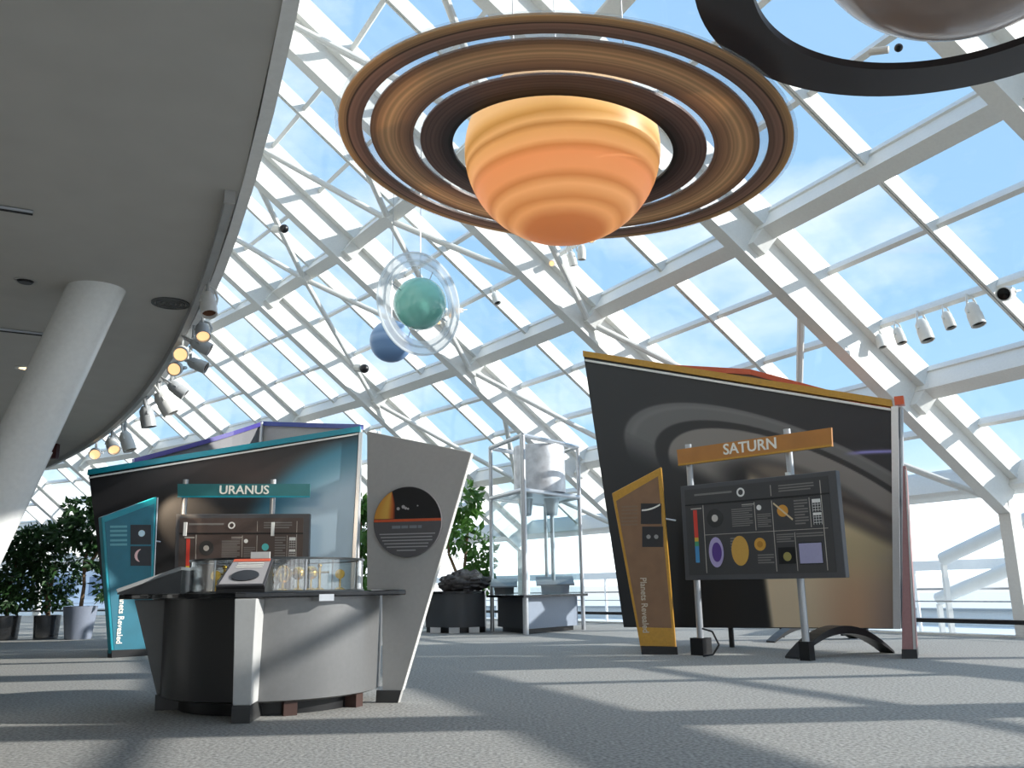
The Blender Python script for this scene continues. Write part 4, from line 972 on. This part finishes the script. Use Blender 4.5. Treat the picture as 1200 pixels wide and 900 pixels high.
for (x, y, r) in ((-.27, .37, .045), (-.12, .42, .05), (-.05, .38, .04), (.02, .36, .03), (.3, .44, .02)):
    part('printed_planet', MB().prism([f(x+r*cos(a), y+r*sin(a), .034) for a in np.linspace(0, 2*pi, 12, endpoint=False)], pg.n*.003), mat('pale_planet2', (176, 172, 172), .5), rs)
mb = MB()
for x0, x1 in ((-.45, -.2), (-.17, .02), (.06, .28), (.31, .42)): mb.prism([f(x0, -.19, .031), f(x1, -.19, .031), f(x1, -.11, .031), f(x0, -.11, .031)], pg.n*.002)
part('heading_text', mb, mat('heading_grey', (128, 134, 140), .6), rs)
mb = MB()
for k, y in enumerate((-.33, -.42, -.51, -.60, -.69, -.79)):
    xw = min(.86, math.sqrt(1-y*y)-.13) if k < 5 else .3
    mb.prism([f(-xw, y-.03, .031), f(xw-.05*(k % 2), y-.03, .031), f(xw-.05*(k % 2), y, .031), f(-xw, y, .031)], pg.n*.002)
part('text_lines', mb, mat('sign_text', (170, 168, 168), .6), rs)

# ------------------------------------------------------------------ tall glass display case in the distance
PL_, PF, PR_ = fl(577, 740), fl(616.5, 744), fl(684, 738); PBK = PL_+PR_-PF
tops = [571, 611, 674]
dc = thing('tall_display_case', 'tall glass case on aluminium posts with a metal drum at its top', 'display case', (PL_+PR_)/2)
ztop = at(611, 510, PF.y).z; zmid = at(612, 574, PF.y).z; zlow = at(617, 697, PF.y).z
posts = [PL_, PF, PR_, PBK]
for p in posts: part('post', MB().tube((p.x, p.y, 0), (p.x, p.y, ztop), .06 if p is PF else .045, 14), ALU, dc)
for z, nm in ((ztop, 'top_frame'), (zmid, 'middle_frame')):
    for a, b in zip(posts, posts[1:]+posts[:1]): part(nm, MB().tube((a.x, a.y, z), (b.x, b.y, z), .05, 10), ALU, dc)
cen = (PL_+PR_)/2
for a, b in zip(posts, posts[1:]+posts[:1]):
    d = (b-a); a1, b1 = a+d*.04, b-d*.04; s = Vector((-d.y, d.x, 0)).normalized()*.012
    part('glass_wall', MB().hexa([Vector((p.x, p.y, zlow))+o for p, o in ((a1, -s), (b1, -s), (b1, s), (a1, s))]+[Vector((p.x, p.y, zmid-.06))+o for p, o in ((a1, -s), (b1, -s), (b1, s), (a1, s))]), glass('blue_case_glass', (.93, .975, .985), 1.0), dc)
hc = Vector((cen.x+.1, cen.y-.3, 0))
part('drum', MB().lathe([(0, zmid+.06), (.56, zmid+.06), (.57, zmid+.1), (.57, ztop-.08), (.56, ztop-.04), (0, ztop-.04)], hc, 48), mat('etched_drum', (212, 214, 218), .4, .4, noise=.22, nscale=5), dc)
part('drum_shelf', MB().prism([Vector((p.x, p.y, zmid-.01)) for p in posts], ZV*.05), STEELL, dc)
for dx in (-.32, .25): part('nozzle', MB().lathe([(0, zmid-.42), (.12, zmid-.42), (.17, zmid-.05), (0, zmid-.05)], hc+Vector((dx, 0, 0)), 20), STEELL, dc)
part('drop_tube', MB().tube(hc+Vector((.25, 0, zlow)), hc+Vector((.25, 0, zmid-.4)), .045, 12), STEELL, dc)
# cabinets below
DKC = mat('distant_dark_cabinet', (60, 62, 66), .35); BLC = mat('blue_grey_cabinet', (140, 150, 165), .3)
cab = dc      # the cabinet is the foot of the case
fr, lf, rt2 = PF+(cen-PF)*.12, PL_+(cen-PL_)*.12, PR_+(cen-PR_)*.12; bk = PBK+(cen-PBK)*.12
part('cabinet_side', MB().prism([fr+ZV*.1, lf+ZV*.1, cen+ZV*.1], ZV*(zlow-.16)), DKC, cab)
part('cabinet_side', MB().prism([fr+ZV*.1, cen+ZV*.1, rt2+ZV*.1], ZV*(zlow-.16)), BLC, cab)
part('cabinet_back', MB().prism([lf+ZV*.1, cen+ZV*.1, rt2+ZV*.1, bk+ZV*.1], ZV*(zlow-.16)), DKC, cab)
part('toe_kick', MB().prism([cen+(p-cen)*.88 for p in (fr, lf, bk, rt2)], ZV*.1), BLACK, cab)
part('cabinet_top', MB().prism([cen+(p-cen)*1.12+ZV*(zlow-.055) for p in (PF, PL_, PBK, PR_)], ZV*.05), BLKTOP, cab)
ml = at(537, 742, 19.3); ml.z = 0
mc = thing('meteorite_cabinet', 'long dark cabinet carrying the rough dark rock, left of the glass case', 'cabinet', ml)
X0, X1 = fl(499, 742, 0), fl(577, 743, 0); yy = ml.y
a_, b_ = at(499, 700, yy), at(568, 700, yy-.3); cp = []
for k in range(41):
    s = k/40; cp.append(Vector((a_.x+(b_.x-a_.x)*s, yy-.3*s-.35*sin(pi*s), 0)))
back = [Vector((b_.x, yy+.5, 0)), Vector((a_.x, yy+.9, 0))]
zt = zlow+.08
part('cabinet', MB().prism([p+ZV*.12 for p in cp+back], ZV*(zt-.16)), DKC, mc)
part('black_top', MB().prism([p+ZV*(zt-.04)+Vector((0, -.06 if p.y < yy+.5 else 0, 0)) for p in cp+back], ZV*.05), BLKTOP, mc)
for k in (7, 20, 33): part('foot', MB().box(cp[k]+Vector((0, .12, .06)), (.22, .1, .12)), ALU, mc)
part('toe_kick', MB().prism([p*1.0+Vector((0, .2, 0)) for p in cp]+back, ZV*.12), BLACK, mc)
# the rock
rock = MB(); rc_ = at(544, 683, yy-.15); rc_.z = zt+.01
mbs = MB().sphere((0, 0, 0), 1, 40, 24)
V = np.array(mbs.v); 
from mathutils import noise as mnoise
V2 = []
for p in V:
    v = Vector(p); d = mnoise.fractal(v*2.1, .9, 2.2, 4)*.22 + mnoise.fractal(v*6, .9, 2.2, 4)*.2
    q = v*(1+d); V2.append((q.x*.52, q.y*.34, max(-.0, q.z*.26+.17)))
mbs.v = [tuple(Vector(q)+Vector((rc_.x, rc_.y, zt+.01))) for q in V2]
rk = thing('meteorite_rock', 'rough dark pitted rock lying on the long dark cabinet', 'rock', Vector((rc_.x, rc_.y, zt+.01)))
rm = mbs.mesh('rock', wloc(rk)); link('rock', rm, mat('meteorite', (66, 62, 62), .55, .3, noise=.5, nscale=9, bump=.8), rk)
part('cradle', MB().box((rc_.x, rc_.y, zt+.018), (.5, .3, .016)), ALU, rk)
def lectern(u0, u1, vtop, vbot, y, z0, lab, front):
    c = at((u0+u1)/2, vbot, y); c.z = z0; wd = (u1-u0)/F_PX*y*1.0; h = (vbot-vtop)/F_PX*y
    t = thing('sloped_reader', lab, 'reading panel', c, 'sloped readers under the glass case')
    y0, y1 = c.y-.3, c.y+.25; hw = wd/2
    part('body', MB().hexa([Vector((c.x-hw*.7, y0+.1, z0)), Vector((c.x+hw*.7, y0+.1, z0)), Vector((c.x+hw*.7, y1, z0)), Vector((c.x-hw*.7, y1, z0)), Vector((c.x-hw*.75, y0+.1, z0+h*.5)), Vector((c.x+hw*.75, y0+.1, z0+h*.5)), Vector((c.x+hw*.75, y1, z0+h*.95)), Vector((c.x-hw*.75, y1, z0+h*.95))]), front, t)
    part('top_plate', MB().hexa([Vector((c.x-hw, y0, z0+h*.5)), Vector((c.x+hw, y0, z0+h*.5)), Vector((c.x+hw, y1, z0+h)), Vector((c.x-hw, y1, z0+h)), Vector((c.x-hw, y0, z0+h*.5+.03)), Vector((c.x+hw, y0, z0+h*.5+.03)), Vector((c.x+hw, y1, z0+h+.03)), Vector((c.x-hw, y1, z0+h+.03))]), mat('reader_grey', (120, 126, 132), .35), t)
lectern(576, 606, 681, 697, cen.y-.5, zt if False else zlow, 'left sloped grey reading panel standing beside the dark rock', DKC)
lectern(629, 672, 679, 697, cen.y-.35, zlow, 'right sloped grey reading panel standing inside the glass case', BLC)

# ------------------------------------------------------------------ potted plants
LEAF = mat('leaf_green', (52, 84, 44), .45, noise=.35, nscale=3, trans=.25)
LEAFL = mat('leaf_light_green', (86, 128, 58), .4, noise=.3, nscale=3, trans=.3)
BARK = mat('bark', (134, 108, 84), .8, noise=.25, nscale=12)
SOIL = mat('soil', (60, 46, 36), .9, noise=.3, nscale=20)
def foliage(blobs, n, L, seed):
    g = np.random.default_rng(seed); V, Fc = [], []
    wts = np.array([b[1]*b[2]*b[3] for b in blobs])**.75; wts /= wts.sum()
    for _ in range(n):
        c, rx, ry, rzv = blobs[g.choice(len(blobs), p=wts)]
        d = g.normal(size=3); d /= np.linalg.norm(d); rr = g.uniform(.35, 1)**.6
        p = np.array(c)+d*rr*np.array((rx, ry, rzv))
        ax = d*.6+g.normal(size=3)*.6+np.array((0, 0, -.35)); ax /= np.linalg.norm(ax)
        s = np.cross(ax, g.normal(size=3)); s /= np.linalg.norm(s)+1e-9; nn = np.cross(ax, s); l = L*g.uniform(.6, 1.25); wd = l*.24
        o = len(V)
        V += [p, p+ax*l*.45+s*wd+nn*wd*.35, p+ax*l*.5, p+ax*l*.45-s*wd+nn*wd*.35, p+ax*l]
        Fc += [(o, o+1, o+2), (o+1, o+4, o+2), (o, o+2, o+3), (o+2, o+4, o+3)]
    return V, Fc
def plant(lab, base, pot, potm, trunk, blobs, n, L, seed, leafm, group='potted plants by the glass'):
    t = thing('potted_tree', lab, 'potted plant', base, group); rb_, rt_, h = pot
    pt_ = part('pot', MB().lathe([(0, 0), (rb_, 0), (rt_, h), (rt_*.92, h), (rt_*.9, h-.05), (0, h-.05)], base, 28), potm, t)
    part('soil', MB().lathe([(0, h-.045), (rt_*.9, h-.045)], base, 20), SOIL, pt_)
    for tr in trunk:
        mb = MB(); pts = [base+Vector(p) for p in tr]
        for i, (a, b) in enumerate(zip(pts, pts[1:])): mb.tube(a, b, .045*(1-.15*i), 8, .045*(1-.15*(i+1)))
        part('trunk', mb, BARK, t)
    V, Fc = foliage([((Vector(c)+base), rx, ry, rz2) for c, rx, ry, rz2 in blobs], n, L, seed)
    mb = MB(); mb.add(V, Fc); o = part('foliage', mb, leafm, t); o['kind'] = 'stuff'
p1 = fl(91, 749)
plant('tall potted tree in a pale blue-grey pot next to the Uranus wall', p1, (.26, .34, .68), mat('blue_grey_pot', (132, 140, 156), .45), [[(0, 0, .6), (.03, 0, 1.1), (-.02, 0, 1.6), (.1, .05, 2.2)], [(.0, 0, 1.4), (.3, 0, 1.9), (.45, 0, 2.3)]],
      [((.1, 0, 2.35), .55, .5, .5), ((-.5, 0, 2.25), .4, .4, .3), ((.55, .1, 2.75), .45, .4, .4), ((.35, 0, 1.7), .35, .3, .3), ((.5, 0, 1.1), .25, .25, .3), ((-.15, .1, 2.75), .45, .4, .25)], 1500, .2, 3, LEAF)
p2 = fl(53, 749)
STP = mat('steel_pot', (110, 110, 112), .2, .8)
plant('bushy ficus in a shiny steel pot left of the blue-grey pot', p2, (.24, .27, .5), STP, [[(0, 0, .45), (.0, 0, 1.0), (.05, 0, 1.6)], [(.02, 0, .45), (-.1, 0, 1.2)]],
      [((.15, 0, 1.35), .5, .45, .5), ((-.35, 0, 1.75), .65, .5, .6), ((.0, 0, .85), .45, .4, .25), ((-.6, .0, 1.2), .5, .4, .5), ((-.2, 0, 2.2), .55, .45, .28)], 2100, .15, 4, LEAF)
p3 = fl(5, 750)
plant('bushy ficus in a steel pot at the left picture edge', p3, (.25, .28, .5), STP, [[(0, 0, .45), (.0, 0, 1.2), (.1, 0, 1.7)]],
      [((0, 0, 1.5), .6, .5, .6), ((.35, 0, 2.0), .55, .45, .45), ((-.3, 0, .9), .5, .4, .35), ((.15, 0, .85), .4, .4, .25)], 1500, .16, 5, LEAF)
p4 = at(549, 745, 22.5); p4.z = 0
plant('tall leafy rubber plant behind the dark rock cabinet', p4, (.26, .32, .5), STP, [[(0, 0, .45), (-.1, 0, 1.4), (.0, 0, 2.4)], [(.05, 0, .45), (-.5, 0, 1.8), (-.45, 0, 2.6)]],
      [((-.15, 0, 3.15), .45, .4, .55), ((-.35, 0, 2.3), .38, .35, .5), ((.3, 0, 1.8), .32, .3, .75), ((.35, 0, 1.25), .3, .3, .5)], 520, .3, 6, LEAFL)
p5 = at(420, 745, 19.5); p5.z = 0
plant('leafy plant showing in the gap between teal wall and grey panel', p5, (.26, .32, .5), STP, [[(0, 0, .45), (-.05, 0, 1.4), (.0, 0, 2.4)]],
      [((0, 0, 2.2), .4, .35, .6), ((.05, 0, 1.4), .35, .3, .55), ((-.05, 0, 2.7), .3, .3, .3)], 560, .26, 8, LEAFL)

# ------------------------------------------------------------------ outside
bl = thing('distant_building', 'distant pale blue-grey building seen through the glass behind the potted trees', 'building', at(60, 700, 75))
b0 = at(60, 700, 75); b0.z = -.3; bl.location = b0
part('wall', MB().box(b0+Vector((0, 0, 1.6)), (34, 8, 3.2)), mat('far_wall', (178, 192, 208), .8), bl)
part('roof', MB().box(b0+Vector((0, 0, 3.3)), (35, 9, .3)), mat('far_roof', (226, 228, 230), .8), bl)
for k in range(11):
    part('window', MB().box(b0+Vector((-15+3*k, -4.03, 1.9)), (1.9, .1, 1.5)), mat('far_glass', (84, 110, 140), .2), bl)
rl = thing('terrace_railing', 'white terrace railing with a broad top band outside the glass wall', 'railing', (AX.x+(RE+2.8)*cos(.49), AX.y+(RE+2.8)*sin(.49), -.3))
RLM = mat('railing_white', (240, 242, 242), .5)
part('top_band', annulus(MB(), RE+2.7, RE+2.9, 1.12, 1.32, PHI-.1, PHI+.62, 40), RLM, rl)
part('thin_rail', annulus(MB(), RE+2.78, RE+2.82, .72, .76, PHI-.1, PHI+.62, 40), STEELL, rl)
for k in range(10):
    a = PHI-.1+.08*k; part('post', MB().tube((AX.x+(RE+2.8)*cos(a), AX.y+(RE+2.8)*sin(a), -.3), (AX.x+(RE+2.8)*cos(a), AX.y+(RE+2.8)*sin(a), 1.14), .04, 8), RLM, rl)
def strut(i0, w0, u0, v0, u1, v1, dist, lab):
    a = at(u0, v0, dist); b = at(u1, v1, dist+2.0)
    t = thing('terrace_strut', lab, 'strut', Vector((b.x, b.y, -.3)), 'white struts on the terrace'); b.z = max(b.z, -.25)
    part('tube', MB().tube(a, b, .13, 14), mat('strut_white', (218, 222, 222), .5), t)
    part('base_block', MB().box((b.x, b.y, (b.z-.1)/2-.15), (.09, .09, b.z+.2)), OUT, t)
strut(0, 0, 1215, 653, 1100, 702, 16.4, 'slanting white strut outside the glass low at the right edge')
strut(0, 0, 1215, 603, 1105, 655, 15.6, 'upper slanting white strut outside the glass at the right edge')
